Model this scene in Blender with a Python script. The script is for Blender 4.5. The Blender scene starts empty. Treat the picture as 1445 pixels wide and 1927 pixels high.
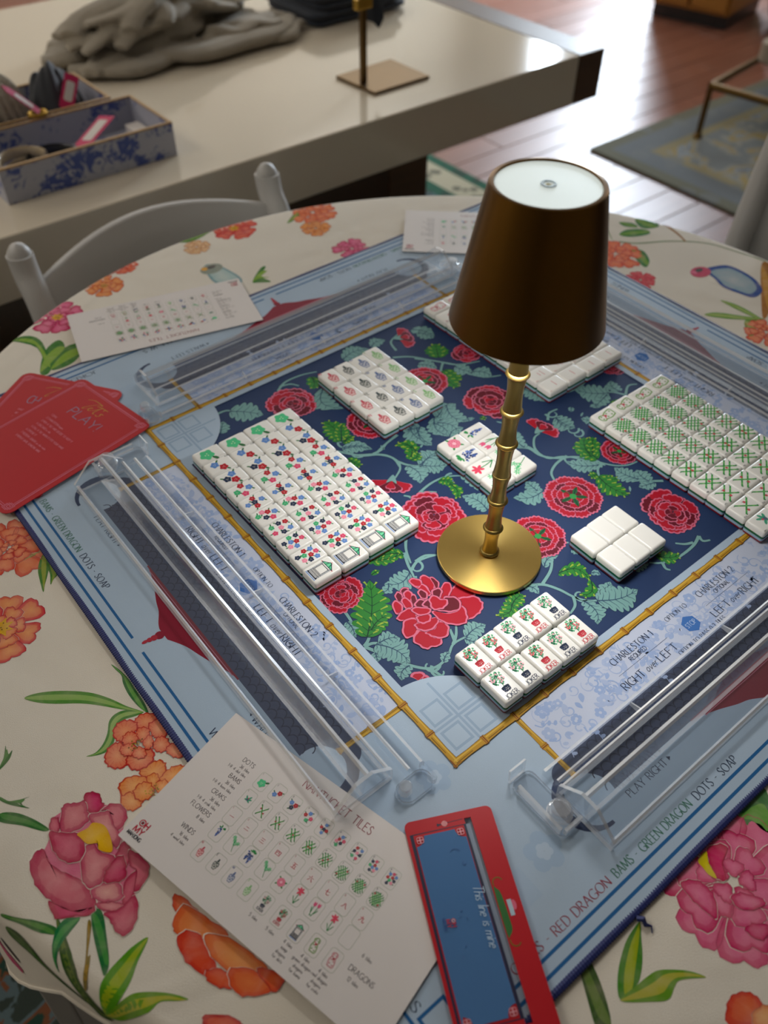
import bpy, bmesh, math, random
from mathutils import Vector, Matrix
PI = math.pi
rnd = random.Random(7)
SC = bpy.context.scene
COL = SC.collection
# ------------------------------------------------------------------ camera
ZM = 0.753            # top of the game mat
ZT = 0.750            # top of the table cloth
FPX = 1596.393
RM = ((0.7791702607, -0.6267792865, 0.0064366784),
      (-0.4497034501, -0.5661359002, -0.6908378605),
      (0.4366468960, 0.5353857194, -0.7229810646))      # right, down, forward
CAM = (-0.0804973, -0.0455061, 0.5939906 + ZM)
cd = bpy.data.cameras.new('camera')
cam = bpy.data.objects.new('camera', cd); COL.objects.link(cam)
r_, d_, f_ = RM
cam.matrix_world = Matrix(((r_[0], -d_[0], -f_[0], CAM[0]), (r_[1], -d_[1], -f_[1], CAM[1]),
                           (r_[2], -d_[2], -f_[2], CAM[2]), (0, 0, 0, 1)))
cd.sensor_fit = 'HORIZONTAL'; cd.sensor_width = 36.0; cd.lens = FPX * 36.0 / 1445.0
cd.clip_start = 0.02; cd.clip_end = 60
cd.dof.use_dof = True; cd.dof.focus_distance = 0.71; cd.dof.aperture_fstop = 6.5
SC.camera = cam
# ------------------------------------------------------------------ world, daylight, ceiling lights, exposure
w = bpy.data.worlds.new('world'); SC.world = w; w.use_nodes = True
w.node_tree.nodes['Background'].inputs[0].default_value = (0.80, 0.90, 1.0, 1)
w.node_tree.nodes['Background'].inputs[1].default_value = 9.0
SC.view_settings.view_transform = 'Standard'; SC.view_settings.look = 'None'
SC.view_settings.exposure = -0.66; SC.view_settings.gamma = 1.0; SC.view_settings.use_curve_mapping = False
SC.cycles.use_denoising = True
SC.cycles.transparent_max_bounces = 24
SC.cycles.max_bounces = 8
SC.cycles.sample_clamp_indirect = 6.0
ROOM = (-2.6, -2.4, 5.5, 5.6, 2.75)
WIN = ((3.25, 4.45, 0.80, 2.25), (4.70, 5.02, 1.85, 2.60))    # two openings in the wall at +x : y0,y1,z0,z1
def area(name, loc, rot, sx, sy, power, col=(1, 1, 1)):
    l = bpy.data.lights.new(name, 'AREA'); l.shape = 'RECTANGLE'; l.size = sx; l.size_y = sy
    l.energy = power; l.color = col
    o = bpy.data.objects.new(name, l); COL.objects.link(o); o.location = loc; o.rotation_euler = rot
    return o
for (y0, y1, z0, z1) in WIN:
    area('daylight', (ROOM[2] + 0.10, (y0 + y1) / 2, (z0 + z1) / 2), (0, PI / 2, 0), z1 - z0, y1 - y0, 230 * (y1 - y0) * (z1 - z0), (0.80, 0.90, 1.0))
CEIL = [(-1.3, 1.7), (-1.3, 3.6), (-0.2, 4.6), (1.8, 4.6), (3.6, 4.6), (4.5, 1.4)]
CEIL_POWER = 22.0
CEIL_COL = (1.0, 0.945, 0.87)
for (x, y) in CEIL:
    area('ceiling_lamp', (x, y, ROOM[4] - 0.045), (0, 0, 0), 1.10, 1.10, CEIL_POWER, CEIL_COL)

# ------------------------------------------------------------------ helpers
def at(px, py, z):
    """point of the photograph (1445 x 1927) carried to the horizontal plane at height z"""
    a = (px - 722.5) / FPX; b = (py - 963.5) / FPX
    v = [r_[i] * a + d_[i] * b + f_[i] for i in range(3)]
    s = (z - CAM[2]) / v[2]
    return Vector((CAM[0] + s * v[0], CAM[1] + s * v[1], z))
def lin(h):
    if not isinstance(h, str): return tuple(h)
    h = h.lstrip('#'); o = []
    for i in (0, 2, 4):
        c = int(h[i:i + 2], 16) / 255.0
        o.append(c / 12.92 if c <= 0.04045 else ((c + 0.055) / 1.055) ** 2.4)
    return tuple(o)
def mixc(a, b, t):
    a = lin(a); b = lin(b); return tuple(a[i] * (1 - t) + b[i] * t for i in range(3))
def tag(o, label=None, cat=None, group=None, kind=None):
    if label: o['label'] = label
    if cat: o['category'] = cat
    if group: o['group'] = group
    if kind: o['kind'] = kind
    return o
def empty(name, loc, rz=0.0):
    o = bpy.data.objects.new(name, None); COL.objects.link(o); o.location = loc; o.rotation_euler = (0, 0, rz)
    o.empty_display_size = 0.02
    return o
def link(name, me, m=None, parent=None, smooth=False):
    if m is not None and not me.materials: me.materials.append(m)
    o = bpy.data.objects.new(name, me); COL.objects.link(o)
    if parent is not None: o.parent = parent
    if smooth: me.polygons.foreach_set('use_smooth', [True] * len(me.polygons))
    return o
def copy_tree(o, parent=None):
    c = o.copy(); COL.objects.link(c); c.parent = parent
    for ch in list(o.children): copy_tree(ch, c)
    return c

class MB:
    """collects boxes, prisms, lathes and tubes into ONE mesh"""
    def __init__(s): s.v = []; s.f = []
    def add(s, vs, fs):
        k = len(s.v); s.v += [tuple(p) for p in vs]; s.f += [tuple(i + k for i in f) for f in fs]; return s
    def box(s, x0, y0, z0, x1, y1, z1):
        v = [(x0, y0, z0), (x1, y0, z0), (x1, y1, z0), (x0, y1, z0), (x0, y0, z1), (x1, y0, z1), (x1, y1, z1), (x0, y1, z1)]
        return s.add(v, [(0, 3, 2, 1), (4, 5, 6, 7), (0, 1, 5, 4), (1, 2, 6, 5), (2, 3, 7, 6), (3, 0, 4, 7)])
    def rings(s, rs, cap0=True, cap1=True):
        n = len(rs[0]); v = [p for r in rs for p in r]; f = []
        for j in range(len(rs) - 1):
            for i in range(n):
                a = j * n + i; b = j * n + (i + 1) % n
                f.append((a, b, b + n, a + n))
        if cap0: f.append(tuple(reversed(range(n))))
        if cap1: f.append(tuple(range((len(rs) - 1) * n, len(rs) * n)))
        return s.add(v, f)
    def prism(s, pts, fn, a, b):
        """pts 2D polygon, extruded from a to b; fn(u, v, t) -> 3D"""
        return s.rings([[fn(u, v, a) for u, v in pts], [fn(u, v, b) for u, v in pts]])
    def lathe(s, prof, n=32, c=(0, 0, 0), cap0=True, cap1=True):
        rs = [[(c[0] + r * math.cos(2 * PI * i / n), c[1] + r * math.sin(2 * PI * i / n), c[2] + z) for i in range(n)] for r, z in prof]
        return s.rings(rs, cap0, cap1)
    def tube(s, path, rad, n=8, closed=False, flat=None):
        """path of 3D points; rad number or list; flat=(ru, rv) for an oval section"""
        P = [Vector(p) for p in path]; m = len(P); rs = []
        up = Vector((0, 0, 1))
        for i in range(m):
            a = P[(i - 1) % m] if (closed or i) else P[0]
            b = P[(i + 1) % m] if (closed or i < m - 1) else P[m - 1]
            t = (b - a).normalized()
            x = t.cross(up)
            if x.length < 1e-4: x = t.cross(Vector((1, 0, 0)))
            x.normalize(); y = x.cross(t)
            R = rad[i] if isinstance(rad, (list, tuple)) else rad
            ru, rv = (R, R) if flat is None else (R * flat[0], R * flat[1])
            rs.append([P[i] + x * (ru * math.cos(2 * PI * k / n)) + y * (rv * math.sin(2 * PI * k / n)) for k in range(n)])
        if closed: rs.append(rs[0]); return s.rings(rs, False, False)
        return s.rings(rs)
    def build(s, name, m, parent=None, smooth=False, bevel=0.0, seg=2, loc=None):
        me = bpy.data.meshes.new(name); me.from_pydata(s.v, [], s.f); me.update()
        bm = bmesh.new(); bm.from_mesh(me); bmesh.ops.recalc_face_normals(bm, faces=bm.faces); bm.to_mesh(me); bm.free()
        o = link(name, me, m, parent, smooth)
        if bevel:
            b = o.modifiers.new('bevel', 'BEVEL'); b.width = bevel; b.segments = seg; b.limit_method = 'ANGLE'; b.angle_limit = 0.6
        if smooth and bevel == 0:
            try: me.set_sharp_from_angle(angle=0.7)
            except Exception: pass
        if loc: o.location = loc
        return o
    def acrylic(s, name, m, edge, parent, lim=0.0042):
        """clear plate whose narrow edges use a whiter material that imitates piped light"""
        o = s.build(name, m, parent); me = o.data; me.materials.append(edge)
        for p in me.polygons:
            vs = [me.vertices[i].co for i in p.vertices]; n = len(vs)
            if n > 4: continue
            if min((vs[i] - vs[(i + 1) % n]).length for i in range(n)) < lim: p.material_index = 1
        return o

# ------------------------------------------------------------------ materials
def mat(name, col, rough=0.5, metal=0.0, spec=0.5, noise=0.0, nscale=40.0, bump=0.0, bscale=200.0, aniso=0.0, emit=0.0, coat=0.0, sheen=0.0):
    m = bpy.data.materials.new(name); m.use_nodes = True
    nt = m.node_tree; b = nt.nodes['Principled BSDF']; c = lin(col)
    b.inputs['Base Color'].default_value = (*c, 1); b.inputs['Roughness'].default_value = rough
    b.inputs['Metallic'].default_value = metal; b.inputs['Specular IOR Level'].default_value = spec
    b.inputs['Coat Weight'].default_value = coat; b.inputs['Sheen Weight'].default_value = sheen
    tc = nt.nodes.new('ShaderNodeTexCoord')
    if noise:
        n = nt.nodes.new('ShaderNodeTexNoise'); n.inputs['Scale'].default_value = nscale; n.inputs['Detail'].default_value = 4
        nt.links.new(tc.outputs['Object'], n.inputs['Vector'])
        mx = nt.nodes.new('ShaderNodeMix'); mx.data_type = 'RGBA'
        mx.inputs[6].default_value = (*[x * (1 - noise) for x in c], 1); mx.inputs[7].default_value = (*[min(1, x * (1 + noise)) for x in c], 1)
        nt.links.new(n.outputs['Fac'], mx.inputs[0]); nt.links.new(mx.outputs[2], b.inputs['Base Color'])
    if bump:
        n2 = nt.nodes.new('ShaderNodeTexNoise'); n2.inputs['Scale'].default_value = bscale; n2.inputs['Detail'].default_value = 3
        nt.links.new(tc.outputs['Object'], n2.inputs['Vector'])
        bp = nt.nodes.new('ShaderNodeBump'); bp.inputs['Strength'].default_value = bump; bp.inputs['Distance'].default_value = 0.002
        nt.links.new(n2.outputs['Fac'], bp.inputs['Height']); nt.links.new(bp.outputs[0], b.inputs['Normal'])
    if aniso:
        b.inputs['Anisotropic'].default_value = aniso
        tg = nt.nodes.new('ShaderNodeTangent'); tg.direction_type = 'RADIAL'; tg.axis = 'Z'
        nt.links.new(tg.outputs[0], b.inputs['Tangent']); b.inputs['Anisotropic Rotation'].default_value = 0.25
    if emit:
        b.inputs['Emission Color'].default_value = (*c, 1); b.inputs['Emission Strength'].default_value = emit
    return m
def print_mat(name, rough=0.6, spec=0.2, wash=0.0, wscale=60.0, bump=0.0, bscale=900.0):
    """ink: the colour stored with each printed shape; wash = uneven watercolour pigment"""
    m = bpy.data.materials.new(name); m.use_nodes = True; nt = m.node_tree; b = nt.nodes['Principled BSDF']
    a = nt.nodes.new('ShaderNodeVertexColor'); a.layer_name = 'ink'
    b.inputs['Roughness'].default_value = rough; b.inputs['Specular IOR Level'].default_value = spec
    tc = nt.nodes.new('ShaderNodeTexCoord')
    if wash:
        n = nt.nodes.new('ShaderNodeTexNoise'); n.inputs['Scale'].default_value = wscale; n.inputs['Detail'].default_value = 5; n.inputs['Distortion'].default_value = 0.6
        nt.links.new(tc.outputs['Object'], n.inputs['Vector'])
        mr = nt.nodes.new('ShaderNodeMapRange'); mr.inputs[1].default_value = 0.38; mr.inputs[2].default_value = 0.75; mr.inputs[3].default_value = 0.0; mr.inputs[4].default_value = wash
        nt.links.new(n.outputs['Fac'], mr.inputs[0])
        mx = nt.nodes.new('ShaderNodeMix'); mx.data_type = 'RGBA'; mx.inputs[7].default_value = (0.84, 0.64, 0.56, 1)
        nt.links.new(mr.outputs[0], mx.inputs[0]); nt.links.new(a.outputs[0], mx.inputs[6]); nt.links.new(mx.outputs[2], b.inputs['Base Color'])
    else:
        nt.links.new(a.outputs[0], b.inputs['Base Color'])
    if bump:
        n2 = nt.nodes.new('ShaderNodeTexNoise'); n2.inputs['Scale'].default_value = bscale
        nt.links.new(tc.outputs['Object'], n2.inputs['Vector'])
        bp = nt.nodes.new('ShaderNodeBump'); bp.inputs['Strength'].default_value = bump; bp.inputs['Distance'].default_value = 0.0005
        nt.links.new(n2.outputs['Fac'], bp.inputs['Height']); nt.links.new(bp.outputs[0], b.inputs['Normal'])
    return m
def acrylic_mat(name, refl=0.030, body=0.02, edge=0.45, rough=0.07):
    m = bpy.data.materials.new(name); m.use_nodes = True; nt = m.node_tree
    nt.nodes.remove(nt.nodes['Principled BSDF']); out = nt.nodes['Material Output']
    tr = nt.nodes.new('ShaderNodeBsdfTransparent'); tr.inputs[0].default_value = (0.955, 0.965, 0.975, 1)
    gl = nt.nodes.new('ShaderNodeBsdfGlossy'); gl.inputs['Roughness'].default_value = rough; gl.inputs[0].default_value = (1, 1, 1, 1)
    lw = nt.nodes.new('ShaderNodeLayerWeight'); lw.inputs[0].default_value = 0.5
    pw = nt.nodes.new('ShaderNodeMath'); pw.operation = 'POWER'; pw.inputs[1].default_value = 3.0; nt.links.new(lw.outputs['Facing'], pw.inputs[0])
    fr = nt.nodes.new('ShaderNodeMath'); fr.operation = 'MULTIPLY_ADD'; fr.inputs[1].default_value = edge; fr.inputs[2].default_value = refl; nt.links.new(pw.outputs[0], fr.inputs[0])
    df = nt.nodes.new('ShaderNodeBsdfDiffuse'); df.inputs[0].default_value = (0.85, 0.88, 0.92, 1)
    m1 = nt.nodes.new('ShaderNodeMixShader'); m1.inputs[0].default_value = body
    m2 = nt.nodes.new('ShaderNodeMixShader')
    nt.links.new(tr.outputs[0], m1.inputs[1]); nt.links.new(df.outputs[0], m1.inputs[2])
    nt.links.new(fr.outputs[0], m2.inputs[0]); nt.links.new(m1.outputs[0], m2.inputs[1]); nt.links.new(gl.outputs[0], m2.inputs[2])
    nt.links.new(m2.outputs[0], out.inputs[0])
    return m

# ------------------------------------------------------------------ vector print
DZ = 0.00002
def smooth(pts, k=4, closed=True):
    n = len(pts); o = []
    for i in range(n if closed else n - 1):
        if closed: p0, p1, p2, p3 = pts[i - 1], pts[i], pts[(i + 1) % n], pts[(i + 2) % n]
        else: p0, p1, p2, p3 = pts[max(i - 1, 0)], pts[i], pts[i + 1], pts[min(i + 2, n - 1)]
        for j in range(k):
            t = j / k; a = t * t; b = a * t
            o.append(tuple(0.5 * (2 * p1[q] + (p2[q] - p0[q]) * t + (2 * p0[q] - 5 * p1[q] + 4 * p2[q] - p3[q]) * a + (3 * p1[q] - p0[q] - 3 * p2[q] + p3[q]) * b) for q in (0, 1)))
    if not closed: o.append(tuple(pts[-1]))
    return o
class Print:
    def __init__(s): s.v = []; s.f = []; s.c = []; s.xf = None; s.k = 0
    def _p(s, p, L):
        if s.xf: p = s.xf(p)
        s.v.append((p[0], p[1], L * DZ + (s.k % 17) * 1.1e-6))
    def poly(s, pts, col, L=1, cc=None, cpos=None):
        s.k += 1; k = len(s.v); n = len(pts); col = lin(col)
        for p in pts: s._p(p, L); s.c.append(col)
        if cc is None: s.f.append(tuple(range(k, k + n)))
        else:
            if cpos is None: cpos = (sum(p[0] for p in pts) / n, sum(p[1] for p in pts) / n)
            s._p(cpos, L); s.c.append(lin(cc))
            s.f += [(k + i, k + (i + 1) % n, k + n) for i in range(n)]
    def stroke(s, pts, w, col, L=1, taper=None, pen=None, closed=False):
        """ribbon along pts; taper (start, end) width factors; pen=(angle, thin) broad nib"""
        s.k += 1; n = len(pts); col = lin(col); k = len(s.v)
        for i in range(n):
            a = pts[i - 1] if closed else pts[max(i - 1, 0)]; b = pts[(i + 1) % n] if closed else pts[min(i + 1, n - 1)]
            dx, dy = b[0] - a[0], b[1] - a[1]; l = math.hypot(dx, dy) or 1e-9
            nx, ny = -dy / l, dx / l; h = w / 2
            if closed or 0 < i < n - 1:      # mitre at corners
                ex, ey = pts[i][0] - a[0], pts[i][1] - a[1]; el = math.hypot(ex, ey) or 1e-9
                h *= min(1.6, 1.0 / max(0.3, abs(ex * dx + ey * dy) / (el * l)))
            if taper:
                t = i / (n - 1); 
                h *= (taper[0] * (1 - t) + taper[1] * t) if len(taper) == 2 else (taper[0] * (1 - t) ** 2 + 2 * taper[1] * t * (1 - t) + taper[2] * t * t)
            if pen:
                g = abs(math.sin(math.atan2(dy, dx) - pen[0])); h *= pen[1] + (1 - pen[1]) * g
            s._p((pts[i][0] + nx * h, pts[i][1] + ny * h), L); s._p((pts[i][0] - nx * h, pts[i][1] - ny * h), L); s.c += [col, col]
        s.f += [(k + 2 * i, k + 2 * i + 1, k + 2 * i + 3, k + 2 * i + 2) for i in range(n - 1)]
        if closed: s.f.append((k + 2 * n - 2, k + 2 * n - 1, k + 1, k))
    def disc(s, c, r, col, L=1, n=14, ry=None, rot=0, cc=None):
        ry = r if ry is None else ry; ca, sa = math.cos(rot), math.sin(rot)
        pts = []
        for i in range(n):
            x, y = r * math.cos(2 * PI * i / n), ry * math.sin(2 * PI * i / n); pts.append((c[0] + x * ca - y * sa, c[1] + x * sa + y * ca))
        s.poly(pts, col, L, cc)
    def rect(s, x0, y0, x1, y1, col, L=1): s.poly([(x0, y0), (x1, y0), (x1, y1), (x0, y1)], col, L)
    def line(s, a, b, w, col, L=1): s.stroke([a, b], w, col, L)
    def loop(s, pts, w, col, L=1): s.stroke(list(pts), w, col, L, closed=True)
    def mesh(s, name, m, place=None, fine=None):
        me = bpy.data.meshes.new(name)
        me.from_pydata(s.v, [], s.f); me.update()
        a = me.color_attributes.new('ink', 'FLOAT_COLOR', 'POINT')
        a.data.foreach_set('color', [q for c in s.c for q in (c[0], c[1], c[2], 1.0)])
        bm = bmesh.new(); bm.from_mesh(me)
        flip = [f for f in bm.faces if f.normal.z < 0]          # all ink faces up
        if flip: bmesh.ops.reverse_faces(bm, faces=flip)
        if fine:                                                # finer facets where the cloth bends
            fs = [f for f in bm.faces if any(fine(v.co) for v in f.verts)]
            if fs:
                r = bmesh.ops.triangulate(bm, faces=fs); es = set(e for f in r['faces'] for e in f.edges)
                for _ in range(3):
                    es = [e for e in bm.edges if e.calc_length() > 0.006 and any(fine(v.co) for v in e.verts)]
                    if not es: break
                    bmesh.ops.subdivide_edges(bm, edges=es, cuts=1, use_grid_fill=True)
                bmesh.ops.triangulate(bm, faces=[f for f in bm.faces if len(f.verts) > 4 and any(fine(v.co) for v in f.verts)])
        if place:
            for v in bm.verts: v.co = place(*v.co)
        bm.to_mesh(me); bm.free()
        me.materials.append(m); me.update(); return me
    def build(s, name, m, parent=None, loc=None, place=None, fine=None):
        o = link(name, s.mesh(name, m, place, fine), None, parent)
        if loc: o.location = loc
        return o
def rrect(x0, y0, x1, y1, r, k=4):
    o = []
    for cx, cy, a0 in ((x1 - r, y1 - r, 0), (x0 + r, y1 - r, 90), (x0 + r, y0 + r, 180), (x1 - r, y0 + r, 270)):
        for i in range(k + 1):
            a = math.radians(a0 + 90 * i / k); o.append((cx + r * math.cos(a), cy + r * math.sin(a)))
    return o
def arc(cx, cy, r, a0, a1, n=10, ry=None):
    ry = r if ry is None else ry
    return [(cx + r * math.cos(math.radians(a0 + (a1 - a0) * i / n)), cy + ry * math.sin(math.radians(a0 + (a1 - a0) * i / n))) for i in range(n + 1)]

# single-line lettering: (advance, strokes)
G = {
 'A': (.66, [[(0, 0), (.33, 1)], [(.33, 1), (.66, 0)], [(.12, .36), (.54, .36)]]),
 'B': (.52, [[(0, 0), (0, 1)], [(0, 1)] + arc(.2, .77, .23, 90, -90) + [(0, .54)], [(0, .54)] + arc(.22, .27, .27, 90, -90) + [(0, 0)]]),
 'C': (.66, [arc(.4, .5, .4, 50, 310, 16, .5)]),
 'D': (.62, [[(0, 0), (0, 1)], [(0, 1)] + arc(.2, .5, .42, 90, -90, 12, .5) + [(0, 0)]]),
 'E': (.46, [[(0, 0), (0, 1)], [(0, 1), (.44, 1)], [(0, .53), (.36, .53)], [(0, 0), (.46, 0)]]),
 'F': (.44, [[(0, 0), (0, 1)], [(0, 1), (.44, 1)], [(0, .53), (.34, .53)]]),
 'G': (.7, [arc(.4, .5, .4, 50, 330, 16, .5) + [(.72, .42)], [(.45, .42), (.72, .42)], [(.7, .42), (.7, .05)]]),
 'H': (.6, [[(0, 0), (0, 1)], [(.6, 0), (.6, 1)], [(0, .52), (.6, .52)]]),
 'I': (.04, [[(.02, 0), (.02, 1)]]),
 'J': (.34, [[(.32, 1), (.32, .25)] + arc(.14, .2, .18, 10, -130, 8)]),
 'K': (.56, [[(0, 0), (0, 1)], [(.52, 1), (0, .42)], [(.17, .6), (.56, 0)]]),
 'L': (.44, [[(0, 1), (0, 0)], [(0, 0), (.44, 0)]]),
 'M': (.78, [[(0, 0), (.06, 1)], [(.06, 1), (.39, .1)], [(.39, .1), (.72, 1)], [(.72, 1), (.78, 0)]]),
 'N': (.62, [[(0, 0), (0, 1)], [(0, 1), (.62, 0)], [(.62, 0), (.62, 1)]]),
 'O': (.8, [arc(.4, .5, .4, 90, 450, 22, .5)]),
 'P': (.48, [[(0, 0), (0, 1)], [(0, 1)] + arc(.2, .74, .26, 90, -90) + [(0, .48)]]),
 'Q': (.8, [arc(.4, .5, .4, 90, 450, 22, .5), [(.5, .25), (.82, -.08)]]),
 'R': (.54, [[(0, 0), (0, 1)], [(0, 1)] + arc(.2, .75, .25, 90, -90) + [(0, .5)], [(.2, .5), (.54, 0)]]),
 'S': (.46, [smooth([(.42, .84), (.24, 1), (.06, .86), (.08, .65), (.36, .42), (.43, .2), (.24, 0), (.01, .16)], 4, False)]),
 'T': (.58, [[(0, 1), (.58, 1)], [(.29, 1), (.29, 0)]]),
 'U': (.58, [[(0, 1), (0, .3)] + arc(.29, .29, .29, 180, 360, 10) + [(.58, 1)]]),
 'V': (.62, [[(0, 1), (.31, 0)], [(.31, 0), (.62, 1)]]),
 'W': (.94, [[(0, 1), (.24, 0)], [(.24, 0), (.47, .95)], [(.47, .95), (.7, 0)], [(.7, 0), (.94, 1)]]),
 'Y': (.6, [[(0, 1), (.3, .48)], [(.6, 1), (.3, .48)], [(.3, .48), (.3, 0)]]),
 'X': (.56, [[(0, 1), (.56, 0)], [(.56, 1), (0, 0)]]),
 'Z': (.54, [[(0, 1), (.54, 1)], [(.54, 1), (0, 0)], [(0, 0), (.54, 0)]]),
 '0': (.5, [arc(.25, .5, .25, 90, 450, 16, .5)]),
 '1': (.22, [[(0, .8), (.18, 1)], [(.18, 1), (.18, 0)]]),
 '2': (.48, [smooth([(.02, .74), (.1, .95), (.28, 1), (.44, .84), (.4, .58), (.2, .28), (0, 0)], 3, False), [(0, 0), (.48, 0)]]),
 '3': (.46, [smooth([(.03, .84), (.22, 1), (.42, .84), (.38, .6), (.18, .54)], 3, False), smooth([(.18, .54), (.42, .44), (.44, .16), (.22, 0), (0, .16)], 3, False)]),
 '4': (.52, [[(.4, 0), (.4, 1)], [(.4, 1), (0, .3)], [(0, .3), (.54, .3)]]),
 '5': (.46, [[(.42, 1), (.08, 1)], [(.08, 1), (.04, .56)], smooth([(.04, .56), (.26, .62), (.45, .42), (.42, .14), (.22, 0), (0, .12)], 3, False)]),
 '6': (.48, [smooth([(.4, .98), (.14, .72), (.02, .32), (.12, .04), (.32, .01), (.46, .22), (.38, .5), (.18, .54), (.04, .36)], 3, False)]),
 '7': (.46, [[(0, 1), (.46, 1)], [(.46, 1), (.14, 0)]]),
 '8': (.48, [arc(.24, .76, .2, 90, 450, 12, .24), arc(.24, .26, .24, 90, 450, 12, .26)]),
 '9': (.48, [smooth([(.08, .02), (.34, .28), (.46, .68), (.36, .96), (.16, .99), (.02, .78), (.1, .5), (.3, .46), (.44, .64)], 3, False)]),
 '-': (.26, [[(0, .45), (.26, .45)]]), '!': (.06, [[(.03, 1), (.03, .3)], [(.03, .07), (.03, 0)]]), "'": (.06, [[(.04, 1), (.02, .8)]]),
 '.': (.06, [[(.03, .05), (.03, 0)]]), ' ': (.34, []), ':': (.06, [[(.03, .1), (.03, 0)], [(.03, .5), (.03, .4)]]),
 'a': (.4, [arc(.19, .25, .19, 60, 410, 12, .25), [(.38, .5), (.38, 0)]]), 'b': (.4, [[(0, 1), (0, 0)], arc(.2, .25, .2, 150, -150, 12, .25)]),
 'c': (.36, [arc(.2, .25, .2, 50, 310, 10, .25)]), 'd': (.4, [[(.4, 1), (.4, 0)], arc(.2, .25, .2, 30, 330, 12, .25)]),
 'e': (.4, [[(.02, .28), (.38, .28)] + arc(.2, .25, .19, 10, 310, 12, .25)]), 'f': (.28, [smooth([(.28, .95), (.14, .92), (.1, .7), (.1, 0)], 3, False), [(0, .5), (.24, .5)]]),
 'g': (.4, [arc(.2, .25, .2, 30, 330, 12, .25), [(.4, .5), (.4, -.15)] + arc(.2, -.15, .2, 0, -150, 6)]), 'h': (.38, [[(0, 1), (0, 0)], [(0, .3)] + arc(.19, .3, .19, 160, 0, 6) + [(.38, 0)]]),
 'i': (.05, [[(.02, .5), (.02, 0)], [(.02, .72), (.02, .66)]]), 'k': (.34, [[(0, 1), (0, 0)], [(.32, .5), (0, .2)], [(.1, .28), (.34, 0)]]),
 'l': (.05, [[(.02, 1), (.02, 0)]]), 'm': (.62, [[(0, .5), (0, 0)], [(0, .3)] + arc(.155, .32, .155, 160, 0, 6) + [(.31, 0)], [(.31, .3)] + arc(.465, .32, .155, 160, 0, 6) + [(.62, 0)]]),
 'n': (.38, [[(0, .5), (0, 0)], [(0, .3)] + arc(.19, .3, .19, 160, 0, 6) + [(.38, 0)]]), 'o': (.4, [arc(.2, .25, .2, 90, 450, 14, .25)]),
 'p': (.4, [[(0, .5), (0, -.35)], arc(.2, .25, .2, 150, -150, 12, .25)]), 'r': (.22, [[(0, .5), (0, 0)], [(0, .3)] + arc(.16, .3, .16, 150, 70, 5, .2)]),
 's': (.3, [smooth([(.28, .42), (.15, .5), (.03, .4), (.1, .28), (.26, .18), (.26, .05), (.12, 0), (0, .08)], 3, False)]), 't': (.26, [[(.1, .8), (.1, .1)] + arc(.2, .1, .1, 180, 290, 4), [(0, .5), (.24, .5)]]),
 'u': (.38, [[(0, .5), (0, .2)] + arc(.19, .2, .19, 180, 360, 8, .2), [(.38, .5), (.38, 0)]]), 'v': (.38, [[(0, .5), (.19, 0)], [(.19, 0), (.38, .5)]]),
 'w': (.56, [[(0, .5), (.14, 0)], [(.14, 0), (.28, .48)], [(.28, .48), (.42, 0)], [(.42, 0), (.56, .5)]]), 'y': (.38, [[(0, .5), (.19, 0)], [(.38, .5), (.08, -.35)]]),
 '\u4e00': (1, [[(.05, .5), (.95, .55)]]), '\u4e8c': (1, [[(.2, .72), (.8, .74)], [(.05, .22), (.95, .26)]]), '\u4e09': (1, [[(.14, .84), (.86, .86)], [(.2, .5), (.8, .52)], [(.05, .12), (.95, .16)]]),
 '\u56db': (1, [[(.08, .85), (.12, .1)], [(.08, .85), (.92, .85)], [(.92, .85), (.88, .1)], [(.12, .15), (.88, .15)], [(.38, .85), (.25, .4)], [(.6, .85), (.62, .45), (.8, .45)]]),
 '\u4e94': (1, [[(.12, .9), (.88, .92)], [(.48, .9), (.34, .08)], [(.16, .56), (.76, .58)], [(.76, .58), (.7, .08)], [(.02, .06), (.98, .08)]]),
 '\u516d': (1, [[(.44, 1), (.54, .84)], [(.04, .66), (.96, .7)], [(.38, .5), (.08, .04)], [(.58, .5), (.92, .06)]]),
 '\u4e03': (1, [[(.04, .5), (.94, .66)], [(.42, .98), (.42, .2), (.52, .08), (.9, .1), (.92, .28)]]),
 '\u516b': (1, [smooth([(.42, .85), (.32, .4), (.06, .06)], 3, False), smooth([(.56, .9), (.66, .5), (.96, .08)], 3, False)]),
 '\u4e5d': (1, [smooth([(.46, .98), (.38, .5), (.06, .04)], 3, False), [(.1, .66), (.66, .72), (.64, .2), (.74, .06), (.94, .1), (.95, .3)]]),
}
def text(P, s, pos, size, col, L=2, width=None, u=(1, 0), weight=0.09, pen=None, track=0.16, align='l', slant=0.0):
    """single-line lettering as flat ink ribbons. pos = baseline start"""
    adv = sum(G[c][0] + track for c in s) - track
    sx = (width / adv) if width else size
    tot = adv * sx; off = {'l': 0, 'c': -tot / 2, 'r': -tot}[align]
    v = (-u[1], u[0]); x = 0
    for ch in s:
        a, st = G[ch]
        for pl in st:
            pts = []
            for (gx, gy) in pl:
                lx = (x + gx) * sx + off + slant * gy * size; ly = gy * size
                pts.append((pos[0] + u[0] * lx + v[0] * ly, pos[1] + u[1] * lx + v[1] * ly))
            if pen:
                ang = math.atan2(u[1], u[0]) + pen[0]; P.stroke(pts, size * weight, col, L, pen=(ang, pen[1]))
            else: P.stroke(pts, size * weight, col, L)
        x += a + track
    return tot
PEN = (0.25, 0.28)
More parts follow.
